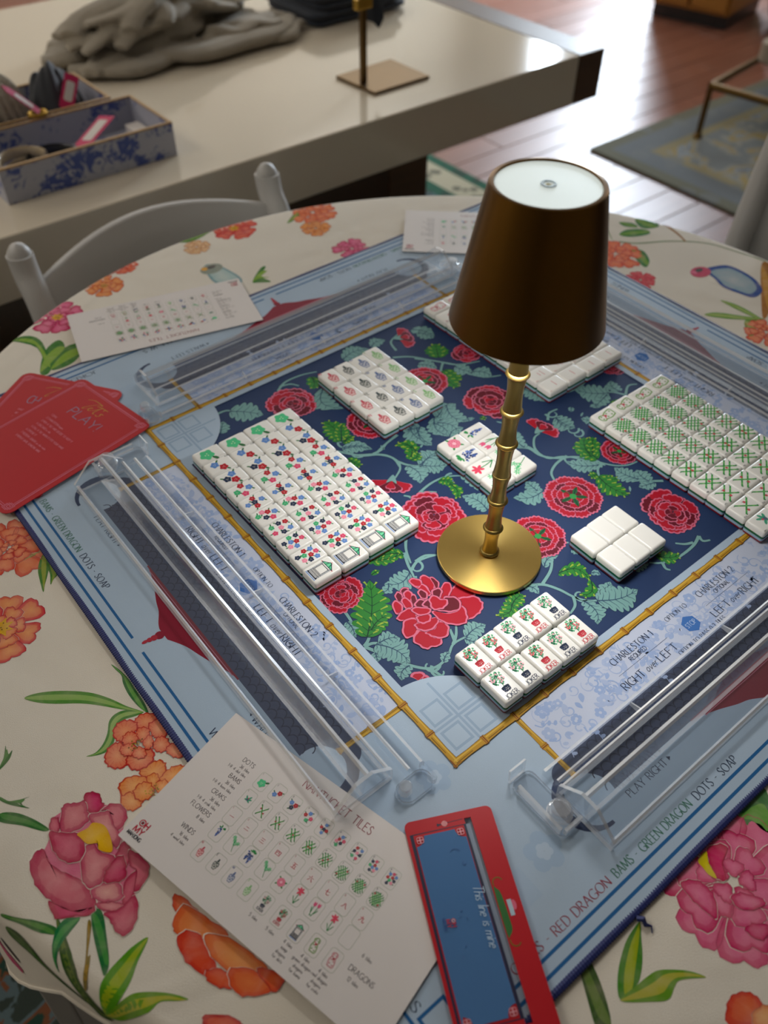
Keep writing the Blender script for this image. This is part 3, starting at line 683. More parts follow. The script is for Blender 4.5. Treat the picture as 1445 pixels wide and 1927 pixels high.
MB().lathe([(0.0, 0.0), (0.20, 0.0), (0.27, 0.05), (0.30, 0.16), (0.28, 0.28), (0.20, 0.34), (0.0, 0.36)], 40, cap0=False, cap1=False).build('body', M['rose'], t, smooth=True)
MB().lathe([(0.0, 0.36), (0.02, 0.365), (0.02, 0.37), (0.0, 0.375)], 16, cap0=False, cap1=False).build('button', M['rose'], t, smooth=True)
kp0, kp1 = at(1228, 4, 0.06), at(1368, 34, 0.06)
M['honey'] = wood_mat('honey_wood', '#8a5a1e', '#a97830', 0.4, 0.05, (2, 2, 16))
t = empty('wood_cabinet', (kp0.x, kp0.y, 0.001)); tag(t, 'honey coloured wooden cabinet on a dark plinth at the far end', 'cabinet')
dv = kp1 - kp0; ln = dv.length; t.rotation_euler = (0, 0, math.atan2(dv.y, dv.x))
MB().box(0, 0.02, 0, ln, 0.42, 0.06).build('plinth', M['black_band'], t)
MB().box(0, 0.0, 0.0605, ln, 0.44, 0.85).build('body', M['honey'], t, bevel=0.003)
for k in range(2):
    dn = MB().box(0.01 + k * ln / 2, -0.018, 0.08, (k + 1) * ln / 2 - 0.01, -0.001, 0.83).build('door', M['honey'], t, bevel=0.002)
    MB().box(ln / 2 - 0.05 + 0.08 * k, -0.04, 0.4, ln / 2 - 0.035 + 0.08 * k, -0.019, 0.55).build('handle', M['brass'], dn, bevel=0.002)
# ------------------------------------------------------------------ round table and floral cloth
TC = (0.4122, 0.4026); TR = 0.586; RC = 0.014
M['table_grey'] = mat('grey_table_board', '#8b8b88', 0.5, noise=0.05)
M['steel'] = mat('grey_steel_tube', '#77797c', 0.4, 0.8, noise=0.05)
t = empty('round_table', (TC[0], TC[1], 0.011)); tag(t, 'round folding table carrying the floral cloth', 'table')
MB().lathe([(0.0, 0.700), (TR - 0.012, 0.700), (TR - 0.004, 0.712), (TR - 0.004, 0.730), (TR - 0.012, 0.7372), (0.0, 0.7375)], 64, cap0=False, cap1=False).build('tabletop', M['table_grey'], t, smooth=True)
for a in (0.9, 2.4, 3.8, 5.4):
    MB().tube([(0.20 * math.cos(a), 0.20 * math.sin(a), 0.699), (0.30 * math.cos(a), 0.30 * math.sin(a), 0.0)], 0.014, 10).build('leg', M['steel'], t, smooth=True)
def cloth_mat():
    m = bpy.data.materials.new('cream_table_cloth'); m.use_nodes = True; nt = m.node_tree; b = nt.nodes['Principled BSDF']
    b.inputs['Roughness'].default_value = 0.85; b.inputs['Specular IOR Level'].default_value = 0.15; b.inputs['Sheen Weight'].default_value = 0.1
    N = nt.nodes.new; Lk = nt.links.new
    tc = N('ShaderNodeTexCoord'); n = N('ShaderNodeTexNoise'); n.inputs['Scale'].default_value = 5; n.inputs['Detail'].default_value = 3; Lk(tc.outputs['Object'], n.inputs['Vector'])
    mx = N('ShaderNodeMix'); mx.data_type = 'RGBA'; mx.inputs[6].default_value = (*lin('#d9d1c3'), 1); mx.inputs[7].default_value = (*lin('#e2dbcd'), 1)
    Lk(n.outputs['Fac'], mx.inputs[0]); Lk(mx.outputs[2], b.inputs['Base Color'])
    wv = N('ShaderNodeTexNoise'); wv.inputs['Scale'].default_value = 1500; Lk(tc.outputs['Object'], wv.inputs['Vector'])
    cr = N('ShaderNodeTexNoise'); cr.inputs['Scale'].default_value = 7; cr.inputs['Detail'].default_value = 2; cr.inputs['Distortion'].default_value = 0.8; Lk(tc.outputs['Object'], cr.inputs['Vector'])
    ad = N('ShaderNodeMath'); ad.operation = 'MULTIPLY_ADD'; ad.inputs[1].default_value = 14.0; Lk(cr.outputs['Fac'], ad.inputs[0]); Lk(wv.outputs['Fac'], ad.inputs[2])
    hgt = ad.outputs[0]
    for (nx, ny, cc) in ((0.86, 0.51, -0.02), (-0.45, 0.89, 0.72), (0.90, -0.43, 0.86), (0.3, 0.95, 0.12)):      # soft fold lines pressed into the cloth
        dt = N('ShaderNodeVectorMath'); dt.operation = 'DOT_PRODUCT'; dt.inputs[1].default_value = (nx, ny, 0); Lk(tc.outputs['Object'], dt.inputs[0])
        sb = N('ShaderNodeMath'); sb.operation = 'SUBTRACT'; sb.inputs[1].default_value = cc; Lk(dt.outputs['Value'], sb.inputs[0])
        ab = N('ShaderNodeMath'); ab.operation = 'ABSOLUTE'; Lk(sb.outputs[0], ab.inputs[0])
        mr = N('ShaderNodeMapRange'); mr.interpolation_type = 'SMOOTHERSTEP'; mr.inputs[1].default_value = 0.0; mr.inputs[2].default_value = 0.014; mr.inputs[3].default_value = 1.9; mr.inputs[4].default_value = 0.0; Lk(ab.outputs[0], mr.inputs[0])
        a2 = N('ShaderNodeMath'); a2.operation = 'ADD'; Lk(hgt, a2.inputs[0]); Lk(mr.outputs[0], a2.inputs[1]); hgt = a2.outputs[0]
    bp = N('ShaderNodeBump'); bp.inputs['Strength'].default_value = 0.35; bp.inputs['Distance'].default_value = 0.0012; Lk(hgt, bp.inputs['Height']); Lk(bp.outputs[0], b.inputs['Normal'])
    return m
M['cloth'] = cloth_mat()
def cloth_pt(th, e):
    """point of the cloth at angle th, e = distance along the cloth beyond the table edge"""
    q = RC * PI / 2
    if e <= 0: r, z = TR - RC + e, 0.0
    elif e < q: r, z = TR - RC + RC * math.sin(e / RC), -RC * (1 - math.cos(e / RC))
    else:
        d = e - q; amp = min(1, d / 0.06)
        r = TR + amp * (0.009 + 0.005 * math.sin(13 * th + 1.0) + 0.003 * math.sin(22 * th + 0.4)); z = -RC - d
        w_ = (th % (2 * PI)) - 3.44; r += 0.005 * amp * math.exp(-(w_ / 0.13) ** 2)
    return (TC[0] + r * math.cos(th), TC[1] + r * math.sin(th), z)
def hang(th):
    """how far the cloth hangs over the edge: little on the near side, a hand's width elsewhere"""
    th = th % (2 * PI); lo, hi = 0.010, 0.090
    if th < 3.32 or th > 5.4: return hi
    if th < 3.48: q = (th - 3.32) / 0.16; return hi + (lo - hi) * q
    if th < 5.1: return lo
    return lo + (hi - lo) * (th - 5.1) / 0.3
cloth_root = empty('tablecloth', (0, 0, ZT)); tag(cloth_root, 'cream tablecloth with painted peonies, leaves and birds on the round table', 'tablecloth')
b = MB(); n = 240; rs = []
E = [-TR + RC + 0.001] + [-0.42, -0.28, -0.14, -0.05, 0] + [RC * PI / 2 * k / 6 for k in range(1, 7)]
for e in E: rs.append([cloth_pt(2 * PI * i / n, e) for i in range(n)])
for k in range(1, 11): rs.append([cloth_pt(2 * PI * i / n, RC * PI / 2 + hang(2 * PI * i / n) * k / 10) for i in range(n)])
b.rings(rs, True, False); o = b.build('fabric', M['cloth'], cloth_root, smooth=True)
hem = MB().tube([cloth_pt(2 * PI * i / n, RC * PI / 2 + hang(2 * PI * i / n)) for i in range(n)], 0.0014, 5, closed=True).build('hem', M['cloth'], cloth_root, smooth=True)
def wrap(x, y, z):
    dx, dy = x - TC[0], y - TC[1]; r = math.hypot(dx, dy); e = r - (TR - RC)
    if e <= 0: return (x, y, z + 0.00006)
    p = cloth_pt(math.atan2(dy, dx), e); k = 0.0004 + z
    return (p[0] + k * dx / r, p[1] + k * dy / r, p[2] + 0.0001 + z)
CP = Print()
def cr(ox, oy, s, z=ZT):
    return lambda pts: [tuple(at(ox + x / s, oy + y / s, z)[:2]) for x, y in pts]
WHITE = '#e8e1d4'
def ruffle(q, amp):
    n_ = len(q); c = (sum(p[0] for p in q) / n_, sum(p[1] for p in q) / n_); o = []
    for i, p in enumerate(q):
        d = math.hypot(p[0] - c[0], p[1] - c[1]) or 1e-6; k = 1 + amp * (0.6 * math.sin(i * 1.9) + 0.4 * math.sin(i * 3.1 + n_)) / d
        o.append((c[0] + (p[0] - c[0]) * k, c[1] + (p[1] - c[1]) * k))
    return o
def petal(P, pts, edge, mid, L, rim=True, k=4):
    q = ruffle(smooth(pts, k), .0007); c = (sum(p[0] for p in q) / len(q), sum(p[1] for p in q) / len(q))
    if rim:
        P.poly([(c[0] + (p[0] - c[0]) * 1.05, c[1] + (p[1] - c[1]) * 1.05) for p in q], WHITE, L)
    P.poly(q, edge, L + 1, mid); P.loop(q, .0005, mixc(edge, '#7a0a28', .45), L + 3)
    P.poly([(c[0] + (p[0] - c[0]) * 0.72, c[1] + (p[1] - c[1]) * 0.72) for p in q], mixc(edge, mid, 0.55), L + 2, mid)
def leaf_poly(P, pts, edge, mid, L, vein=None):
    q = smooth(pts, 4); P.poly(q, edge, L); 
    c = (sum(p[0] for p in q) / len(q), sum(p[1] for p in q) / len(q))
    n_ = len(q)
    # lighter inner body: pull each point towards its opposite side
    inn = [(p[0] * 0.72 + q[(n_ - i) % n_][0] * 0.28, p[1] * 0.72 + q[(n_ - i) % n_][1] * 0.28) for i, p in enumerate(q)]
    P.poly(inn, mid, L + 1)
def wflower(P, c, r, edge, mid, seed, L=1, heart='#d8a21c', n=7, squash=1.0, rings=((1.0, 1), (0.66, 1), (0.38, 1)), heart_r=0.2, rim=True):
    R = random.Random(seed)
    for ri, (rr, kk) in enumerate(rings):
        m = max(4, n - ri)
        for i in range(m):
            a = 2 * PI * (i + 0.5 * ri) / m + R.uniform(-.15, .15); hw = PI / m * 1.15; pts = []
            R1 = r * rr * R.uniform(0.86, 1.08); R0 = r * rr * 0.22
            pts.append((R0, a))
            pts.append((R1 * 0.6, a - hw * 0.8)); pts.append((R1 * 0.93, a - hw * 0.75))
            pts.append((R1 * R.uniform(0.98, 1.05), a - hw * 0.3)); pts.append((R1 * 0.95, a)); pts.append((R1 * R.uniform(0.98, 1.05), a + hw * 0.35))
            pts.append((R1 * 0.92, a + hw * 0.75)); pts.append((R1 * 0.6, a + hw * 0.8))
            pl = [(c[0] + q * math.cos(b_), c[1] + q * math.sin(b_) * squash) for q, b_ in pts]
            t_ = R.uniform(-0.05, 0.35)
            petal(P, pl, mixc(edge, mid, max(0, t_)), mixc(mid, edge, max(0, -t_)), L + ri * 4, rim, 3)
    if heart:
        P.poly([(c[0] + heart_r * r * (1 + 0.3 * (-1) ** i) * math.cos(2 * PI * i / 16), c[1] + heart_r * r * (1 + 0.3 * (-1) ** i) * math.sin(2 * PI * i / 16)) for i in range(16)], heart, L + 14, mixc(heart, '#7a4a10', 0.3))
        for i in range(9):
            a = R.uniform(0, 6.28); q = R.uniform(0, heart_r * r); P.disc((c[0] + q * math.cos(a), c[1] + q * math.sin(a)), r * 0.02, '#5a3a12', L + 15, 6)
PK, PKM = '#bc1656', '#de7698'
CO, COM = '#c42a1e', '#e4805a'
ORG, ORM = '#c84414', '#e69650'
GR, GRM = '#2c6a2a', '#76a03a'
YG, YGM = '#4f8a22', '#a9b52a'
A = cr(0, 1250, 2.8475)
# near left: marigolds, long leaves, the big pink peony
leaf_poly(CP, A([(130, 182), (200, 155), (320, 143), (470, 150), (580, 180), (680, 225), (775, 258), (650, 242), (540, 222), (430, 210), (300, 212), (200, 205)]), '#4f8a34', '#86ad57', 1)
leaf_poly(CP, A([(595, 0), (640, 30), (690, 80), (730, 140), (770, 200), (795, 262), (740, 225), (690, 165), (660, 105), (650, 60), (620, 30)]), '#226b34', '#5f9c46', 1)
leaf_poly(CP, A([(770, 255), (680, 245), (620, 265), (585, 305), (575, 370), (550, 430), (510, 475), (462, 494), (510, 490), (570, 470), (610, 420), (620, 350), (660, 300), (720, 280)]), '#3f8030', '#8db05e', 1)
def crisp_flower(P, pc, petals, edge, mid, L):
    for pl in petals: 
        q = smooth(pl, 5); cm = (sum(p[0] for p in q) / len(q), sum(p[1] for p in q) / len(q)); q = ruffle([(cm[0] + (p[0] - cm[0]) * 1.16, cm[1] + (p[1] - cm[1]) * 1.16) for p in q], .0009); P.poly(q, mixc(edge, '#9a0a10', .35), L); c = (sum(p[0] for p in q) / len(q), sum(p[1] for p in q) / len(q))
        P.poly([(c[0] + (p[0] - c[0]) * 0.88, c[1] + (p[1] - c[1]) * 0.88) for p in q], mixc(mid, edge, .35), L + 1, mixc(mid, '#f0c08a', .35))
        for k in range(0, len(q), 3): P.stroke([(c[0] + (q[k][0] - c[0]) * 0.45, c[1] + (q[k][1] - c[1]) * 0.45), (c[0] + (q[k][0] - c[0]) * 0.85, c[1] + (q[k][1] - c[1]) * 0.85)], 0.0005, mixc(edge, mid, .45), L + 2, taper=(.3, 1))
        L += 3
    return L
f1 = [[(730, 300), (760, 272), (810, 268), (835, 290), (815, 330), (780, 350), (735, 335)], [(612, 360), (640, 318), (690, 305), (730, 325), (715, 370), (670, 390), (660, 410), (625, 400)],
      [(568, 500), (590, 450), (640, 425), (665, 450), (690, 490), (670, 540), (620, 553), (580, 535)], [(685, 520), (700, 480), (760, 460), (810, 465), (815, 510), (770, 552), (715, 560)],
      [(800, 330), (850, 300), (890, 340), (880, 385), (835, 390), (815, 370)], [(825, 430), (850, 395), (890, 400), (905, 440), (870, 468), (835, 460)], [(895, 455), (930, 430), (985, 480), (950, 500), (905, 480)],
      [(730, 380), (750, 345), (795, 350), (795, 390), (765, 415)], [(662, 395), (690, 368), (725, 375), (735, 405), (700, 430), (665, 425)], [(650, 450), (690, 430), (720, 440), (715, 480), (675, 490), (652, 475)],
      [(715, 490), (730, 450), (770, 455), (780, 490), (750, 505)], [(770, 420), (800, 385), (820, 410), (810, 445), (785, 455)]]
Lx = crisp_flower(CP, None, [A(p) for p in f1], CO, COM, 3)
g = A([(735, 432)])[0]
for i in range(26): CP.disc((g[0] + rnd.gauss(0, 0.0028), g[1] + rnd.gauss(0, 0.0028)), 0.0006, rnd.choice(['#8a6a1a', '#6a4a10', '#b8902a']), Lx + 1, 6)
f2 = [[(755, 570), (790, 545), (850, 520), (882, 545), (875, 600), (850, 630), (800, 625), (765, 600)], [(648, 650), (690, 610), (760, 605), (800, 625), (780, 660), (720, 690), (665, 705)], [(652, 720), (700, 690), (740, 715), (760, 740), (720, 778), (670, 770)],
      [(860, 620), (900, 570), (950, 548), (1000, 560), (960, 620), (900, 650)], [(790, 610), (830, 588), (850, 610), (840, 650), (810, 660)], [(720, 690), (750, 645), (800, 640), (820, 680), (800, 715), (750, 728)], [(840, 640), (890, 625), (900, 670), (850, 690)]]
Lx = crisp_flower(CP, None, [A(p) for p in f2], '#c8481e', '#e9994e', 3)
g = A([(825, 680)])[0]
for i in range(26): CP.disc((g[0] + rnd.gauss(0, 0.0028), g[1] + rnd.gauss(0, 0.0028)), 0.0006, rnd.choice(['#8a6a1a', '#b8a02a']), Lx + 1, 6)
for pts in ([(0, 545), (20, 500), (30, 435), (38, 490), (66, 460), (50, 510), (0, 565)], [(0, 710), (60, 735), (160, 710), (90, 742), (160, 772), (60, 755), (0, 730)], [(0, 800), (80, 795), (170, 825), (260, 880), (230, 895), (120, 865), (0, 845)]):
    leaf_poly(CP, A(pts), '#2f6b30', '#4c8440', 1)
# stems and leaves under the pink peony
leaf_poly(CP, A([(300, 1350), (330, 1400), (400, 1600), (420, 1700), (500, 1850), (545, 1940), (440, 1940), (400, 1800), (340, 1650), (315, 1500)]), '#33561f', '#5c7428', 1)
leaf_poly(CP, A([(470, 1380), (490, 1400), (470, 1560), (485, 1560), (470, 1680), (455, 1740), (440, 1720), (460, 1560)]), '#7a6a20', '#9a7a22', 3)
leaf_poly(CP, A([(490, 1330), (530, 1310), (555, 1350), (570, 1450), (585, 1600), (560, 1670), (540, 1620), (500, 1450)]), '#1c6a34', '#3f8a3c', 3)
leaf_poly(CP, A([(430, 1360), (380, 1430), (330, 1500), (300, 1580), (298, 1650), (280, 1560), (290, 1450), (330, 1380), (380, 1355)]), '#12713c', '#3f8f48', 4)
leaf_poly(CP, A([(0, 1330), (80, 1350), (200, 1375), (300, 1410), (290, 1450), (200, 1430), (100, 1385), (0, 1350)]), '#2f6a30', '#4f8438', 2)
leaf_poly(CP, A([(0, 1400), (80, 1430), (150, 1510), (220, 1620), (350, 1760), (470, 1880), (400, 1840), (250, 1700), (120, 1560), (0, 1465)]), '#2c4f22', '#3d6a26', 2)
leaf_poly(CP, A([(795, 1465), (740, 1590), (700, 1700), (640, 1800), (560, 1880), (520, 1900), (530, 1750), (570, 1660), (650, 1570), (720, 1505)]), '#4f8f12', '#93a812', 3)
leaf_poly(CP, A([(520, 1900), (600, 1840), (700, 1770), (800, 1755), (920, 1765), (1010, 1795), (950, 1805), (860, 1810), (800, 1860), (700, 1895), (600, 1915)]), '#5f8f18', '#a3a426', 4)
pe = [([(455, 700), (495, 685), (535, 700), (545, 740), (560, 750), (530, 790), (490, 800), (460, 770)], 0.0), ([(330, 790), (350, 750), (410, 745), (455, 735), (470, 790), (480, 830), (430, 880), (360, 905), (325, 900)], .55),
      ([(540, 790), (590, 750), (650, 755), (680, 800), (670, 850), (620, 900), (600, 850), (575, 780)], .4), ([(480, 810), (540, 795), (585, 790), (610, 860), (645, 920), (625, 985), (560, 900), (500, 860)], .7),
      ([(275, 830), (310, 825), (320, 880), (300, 905), (268, 890)], .3), ([(268, 900), (330, 905), (420, 910), (455, 960), (440, 1040), (380, 1065), (320, 1040), (280, 980)], .2),
      ([(160, 1080), (190, 1010), (235, 995), (260, 1060), (330, 1110), (420, 1150), (480, 1200), (512, 1290), (430, 1330), (330, 1300), (250, 1250), (190, 1180)], .45),
      ([(260, 1270), (340, 1310), (440, 1330), (510, 1300), (480, 1345), (390, 1350), (300, 1362)], .0), ([(440, 1000), (500, 960), (530, 1000), (620, 1040), (565, 1110), (550, 1165), (480, 1200), (440, 1140)], .55),
      ([(655, 955), (700, 990), (690, 1060), (672, 1085), (650, 1030), (620, 1040)], .2), ([(620, 1040), (660, 1030), (675, 1080), (670, 1150), (600, 1170), (555, 1165), (570, 1110)], .1),
      ([(690, 1000), (740, 1020), (800, 1085), (775, 1170), (720, 1222), (735, 1110), (700, 1080)], .3), ([(668, 1170), (735, 1105), (722, 1220), (680, 1290), (655, 1275)], .25), ([(490, 1210), (530, 1180), (630, 1165), (655, 1220), (650, 1260), (560, 1275), (500, 1250)], .95),
      ([(512, 1285), (600, 1275), (670, 1290), (640, 1322), (560, 1320)], .55), ([(560, 1335), (640, 1312), (722, 1240), (740, 1320), (720, 1400), (670, 1455), (620, 1430), (590, 1370)], .3)]
CP.poly(smooth(A([(165, 1080), (235, 1000), (275, 900), (275, 835), (330, 790), (355, 755), (455, 738), (458, 705), (535, 705), (555, 752), (650, 760), (675, 800), (668, 850), (655, 955), (740, 1025), (792, 1088), (770, 1170), (722, 1240), (735, 1320), (670, 1445), (565, 1335), (510, 1300), (480, 1345), (305, 1355), (265, 1270), (195, 1180)]), 3), '#cf6a86', 5)
for k, (pts, tt) in enumerate(pe): petal(CP, A(pts), mixc('#a60f3e', PKM, tt * 0.3), mixc('#cb3a6c', '#e0a49c', min(1, tt * 1.15)), 6 + 3 * (k % 6))
CP.poly(smooth(A([(415, 910), (470, 880), (500, 850), (560, 865), (590, 920), (605, 985), (590, 1010), (530, 995), (525, 960), (470, 965), (430, 930)]), 3), '#d9a206', 28, '#e8b818')
# orange-red peony half under the tile card
Bc = cr(200, 1300, 2.258)
for k, (pts, tt) in enumerate([([(285, 870), (330, 880), (400, 950), (420, 1010), (340, 990), (290, 930)], .3), ([(285, 980), (330, 910), (420, 960), (520, 1040), (430, 1110), (340, 1080), (290, 1020)], .6), ([(300, 1060), (340, 1020), (400, 1040), (440, 1110), (470, 1190), (420, 1210), (340, 1150)], .0),
      ([(420, 1040), (520, 1050), (620, 1120), (690, 1190), (640, 1260), (530, 1200), (450, 1130)], .8), ([(420, 1200), (470, 1180), (540, 1210), (560, 1260), (500, 1265), (440, 1240)], .1), ([(520, 1190), (600, 1180), (700, 1230), (710, 1275), (600, 1300), (540, 1270)], .35), ([(640, 1180), (760, 1210), (720, 1280), (690, 1260)], .15)]):
    petal(CP, Bc(pts), mixc('#c8321c', '#dc6a2c', tt), mixc('#d8502c', '#e9a35a', tt), 6 + 3 * k, True)
petal(CP, Bc([(410, 1400), (450, 1385), (530, 1385), (570, 1416), (520, 1450), (430, 1450)]), '#c0302a', '#d86a4a', 4)
# left edge flowers
wflower(CP, A([(-6, -200)])[0] if False else at(18, 1030, ZT)[:2], 0.040, CO, '#e08a60', 5, 1, None, 8, rings=((1.0, 1), (0.7, 1), (0.42, 1), (.2, 1)))
wflower(CP, at(2, 1182, ZT)[:2], 0.036, '#c5283c', '#e39a62', 6, 1, '#d8a512', 7, heart_r=.24)
D = cr(0, 960, 5.6667)
leaf_poly(CP, D([(470, 470), (510, 500), (530, 560), (510, 680), (480, 790), (462, 875), (430, 770), (405, 640), (430, 520)]), '#3f7a2c', '#8a9a34', 3)
leaf_poly(CP, D([(530, 560), (600, 620), (620, 680), (570, 740), (540, 795), (535, 690), (515, 630)]), '#3f7a2c', '#86a03a', 3)
leaf_poly(CP, D([(250, 540), (330, 470), (450, 425), (430, 450), (340, 500)]), '#6f8a40', '#9aa060', 2)
# far left and back edge flowers
def leafpx(pts, z=ZT, e=GR, m=GRM, L=2): leaf_poly(CP, [tuple(at(x, y, z)[:2]) for x, y in pts], e, m, L)
wflower(CP, at(108, 597, ZT)[:2], 0.034, PK, PKM, 9, 1, '#e0a820', 7)
wflower(CP, at(196, 538, ZT)[:2], 0.026, '#d0552c', '#e39a58', 10, 1, '#c98a2a', 6)
wflower(CP, at(232, 503, ZT)[:2], 0.020, '#d04030', '#e37a58', 11, 1, None, 6)
wflower(CP, at(440, 430, ZT)[:2], 0.034, '#cc2c34', '#df6a50', 12, 1, '#e0a820', 7)
wflower(CP, at(588, 400, ZT)[:2], 0.034, '#d8502e', '#e88a5a', 13, 1, None, 8)
wflower(CP, at(594, 430, ZT)[:2], 0.022, '#d8752e', '#e8a05a', 14, 1, None, 6)
wflower(CP, at(662, 468, ZT)[:2], 0.026, PK, PKM, 15, 1, None, 7)
for pts in ([(20, 640), (55, 632), (80, 645), (95, 690), (88, 698), (70, 655)], [(75, 700), (85, 660), (110, 640), (122, 655), (100, 690), (88, 705)], [(95, 695), (120, 655), (160, 645), (150, 670), (128, 688)], [(335, 455), (365, 445), (395, 432), (390, 440), (360, 455)], [(540, 420), (560, 395), (572, 392), (560, 410)], [(475, 530), (490, 505), (500, 502), (492, 520), (510, 530), (486, 532)]): leafpx(pts, e='#3f7a34', m='#82a83c')
wflower(CP, at(370, 465, ZT)[:2], 0.02, '#d89a6a', '#e8c79a', 16, 1, None, 6)
# parakeets
def bird(pts, body, rim, head, face, beak):
    q = smooth([tuple(at(x, y, ZT)[:2]) for x, y in pts], 4); CP.poly(q, rim, 3)
    c = (sum(p[0] for p in q) / len(q), sum(p[1] for p in q) / len(q)); CP.poly([(c[0] + (p[0] - c[0]) * 0.8, c[1] + (p[1] - c[1]) * 0.8) for p in q], body, 4, mixc(body, WHITE, .35))
    h = at(*head, ZT)[:2]; CP.disc(h, 0.016, face, 5, 14, 0.012); CP.disc((h[0] + 0.002, h[1] + 0.004), 0.007, '#5a5a58', 6, 10, 0.004); CP.disc((h[0] - 0.008, h[1] + 0.005), 0.0045, beak, 6, 10)
bird([(1326, 508), (1345, 501), (1372, 500), (1405, 515), (1425, 530), (1434, 548), (1418, 560), (1390, 552), (1360, 540), (1345, 525)], '#8aa6b4', '#2a4f96', (1318, 512), '#c84a6a', '#d86a8a')
bird([(385, 500), (405, 498), (430, 508), (455, 525), (445, 540), (410, 535), (392, 520)], '#9fbdbc', '#7aa0a8', (398, 506), '#8f988c', '#d8a03a')
# right back corner: branch, leaves, flowers
def strokepx(pts, w_, c, L=2): CP.stroke(smooth([tuple(at(x, y, ZT)[:2]) for x, y in pts], 5, False), w_, c, L, taper=(1, .5))
strokepx([(1165, 455), (1200, 458), (1260, 454), (1330, 458), (1400, 478), (1440, 492)], 0.004, '#7f946c')
strokepx([(1250, 422), (1275, 440), (1290, 455)], 0.005, '#9a6a2c', 3)
for pts in ([(1165, 442), (1180, 432), (1215, 432), (1222, 440), (1190, 446)], [(1195, 412), (1225, 415), (1240, 425), (1225, 430), (1205, 428)], [(1188, 470), (1210, 472), (1222, 490), (1215, 503), (1198, 490)], [(1165, 418), (1190, 420), (1200, 428), (1175, 426)], [(1145, 440), (1155, 455), (1150, 448), (1142, 430)]): leafpx(pts, e='#2f7a34', m='#6f9a34')
for pts in ([(1325, 592), (1350, 588), (1400, 595), (1440, 600), (1400, 602), (1350, 598)], [(1355, 565), (1390, 575), (1430, 598), (1420, 598), (1385, 582)], [(1400, 605), (1425, 600), (1420, 625), (1412, 635)]): leafpx(pts, e='#6a9a3c', m='#9ab45c')
wflower(CP, at(1158, 478, ZT)[:2], 0.036, '#d8482c', '#e8845a', 17, 1, None, 8)
wflower(CP, at(1205, 527, ZT)[:2], 0.022, '#cc2c3c', '#d8505a', 18, 1, None, 6)
wflower(CP, at(1442, 625, ZT)[:2], 0.030, '#d8482c', '#e8946a', 19, 1, None, 8)
leafpx([(1432, 500), (1445, 495), (1460, 520), (1450, 580), (1436, 600), (1432, 560)], e='#a8702a', m='#c8923a')
# near right: pink peony, leaves, coral flower
F = cr(1180, 1500, 4.513)
wflower(CP, F([(900, 720)])[0], 0.052, PK, PKM, 23, 1, None, 8, rings=((1.0, 1), (0.8, 1), (0.55, 1), (.3, 1)))
petal(CP, F([(455, 740), (520, 705), (620, 720), (700, 790), (740, 850), (760, 1030), (640, 950), (540, 860)]), PK, PKM, 14)
petal(CP, F([(680, 440), (790, 400), (850, 440), (810, 560), (840, 700), (760, 690), (700, 560)]), '#b51648', '#cf2f68', 18)
CP.poly(smooth(F([(600, 540), (670, 460), (690, 560), (760, 690), (690, 660), (640, 600)]), 3), '#c9b508', 24, '#d8c81a')
petal(CP, F([(880, 860), (960, 815), (1150, 870), (1150, 930), (980, 960)]), PK, PKM, 22)
petal(CP, F([(1000, 1130), (1060, 1080), (1190, 1090), (1180, 1190), (1110, 1210)]), PK, '#cf5a80', 20)
leaf_poly(CP, F([(940, 160), (1010, 80), (1080, 0), (1180, -60), (1250, 300), (1140, 420), (1060, 280), (1010, 230)]), '#1f7030', '#5a9a34', 2)
leaf_poly(CP, F([(110, 1060), (120, 1200), (130, 1340), (120, 1480), (80, 1600), (-60, 1720), (-80, 1500), (-20, 1250), (60, 1110)]), '#3f8020', '#98a81a', 3)
leaf_poly(CP, F([(-60, 1730), (80, 1600), (190, 1510), (270, 1470), (400, 1465), (540, 1480), (670, 1530), (560, 1540), (440, 1560), (400, 1620), (350, 1720), (200, 1740)]), '#5f9020', '#a9a838', 4)
leafpx([(1085, 1800), (1100, 1790), (1130, 1850), (1150, 1927), (1125, 1940), (1105, 1880)], e='#33561f', m='#5c7a30')
petal(CP, F([(860, 1927), (850, 1760), (900, 1680), (1000, 1655), (1080, 1680), (1150, 1760), (1140, 1850), (1180, 1960)]), '#c83420', '#dc6a3c', 5)
petal(CP, F([(1060, 1850), (1150, 1770), (1250, 1800), (1250, 1960), (1100, 1960)]), '#d8804a', '#e8b07a', 9)
petal(CP, [tuple(at(x, y, ZT)[:2]) for x, y in ((380, 1915), (430, 1912), (465, 1940), (420, 1960))], '#c0302a', '#d86a4a', 5)
# bits that hang over the edge
for k, (a_, r_o, pal) in enumerate([(3.05, 0.02, (PK, PKM)), (2.7, 0.03, (CO, COM)), (1.9, .03, (PK, PKM)), (0.4, .03, (CO, COM)), (-0.5, .03, (PK, PKM)), (2.3, .03, (ORG, ORM))]):
    wflower(CP, (TC[0] + (TR + 0.036) * math.cos(a_), TC[1] + (TR + 0.036) * math.sin(a_)), 0.02, pal[0], pal[1], 40 + k, 1, '#d8a21c', 6)
rim_pt = lambda th, e: (TC[0] + (TR - RC + e) * math.cos(th), TC[1] + (TR - RC + e) * math.sin(th))
CP.stroke([rim_pt(3.355 + .012 * i, .052 + .002 * math.sin(i)) for i in range(6)], .008, '#b8486e', 3, taper=(.5, 1.2, .4)); CP.stroke([rim_pt(3.37 + .010 * i, .042) for i in range(5)], .005, '#24242a', 4, taper=(.4, 1, .3))
M['cloth_ink'] = print_mat('watercolour_ink', 0.85, 0.12, 0.16, 70, 0.3, 1500)
CP.build('painted_flowers', M['cloth_ink'], cloth_root, place=wrap, fine=lambda c: math.hypot(c.x - TC[0], c.y - TC[1]) > TR - RC - 0.02)

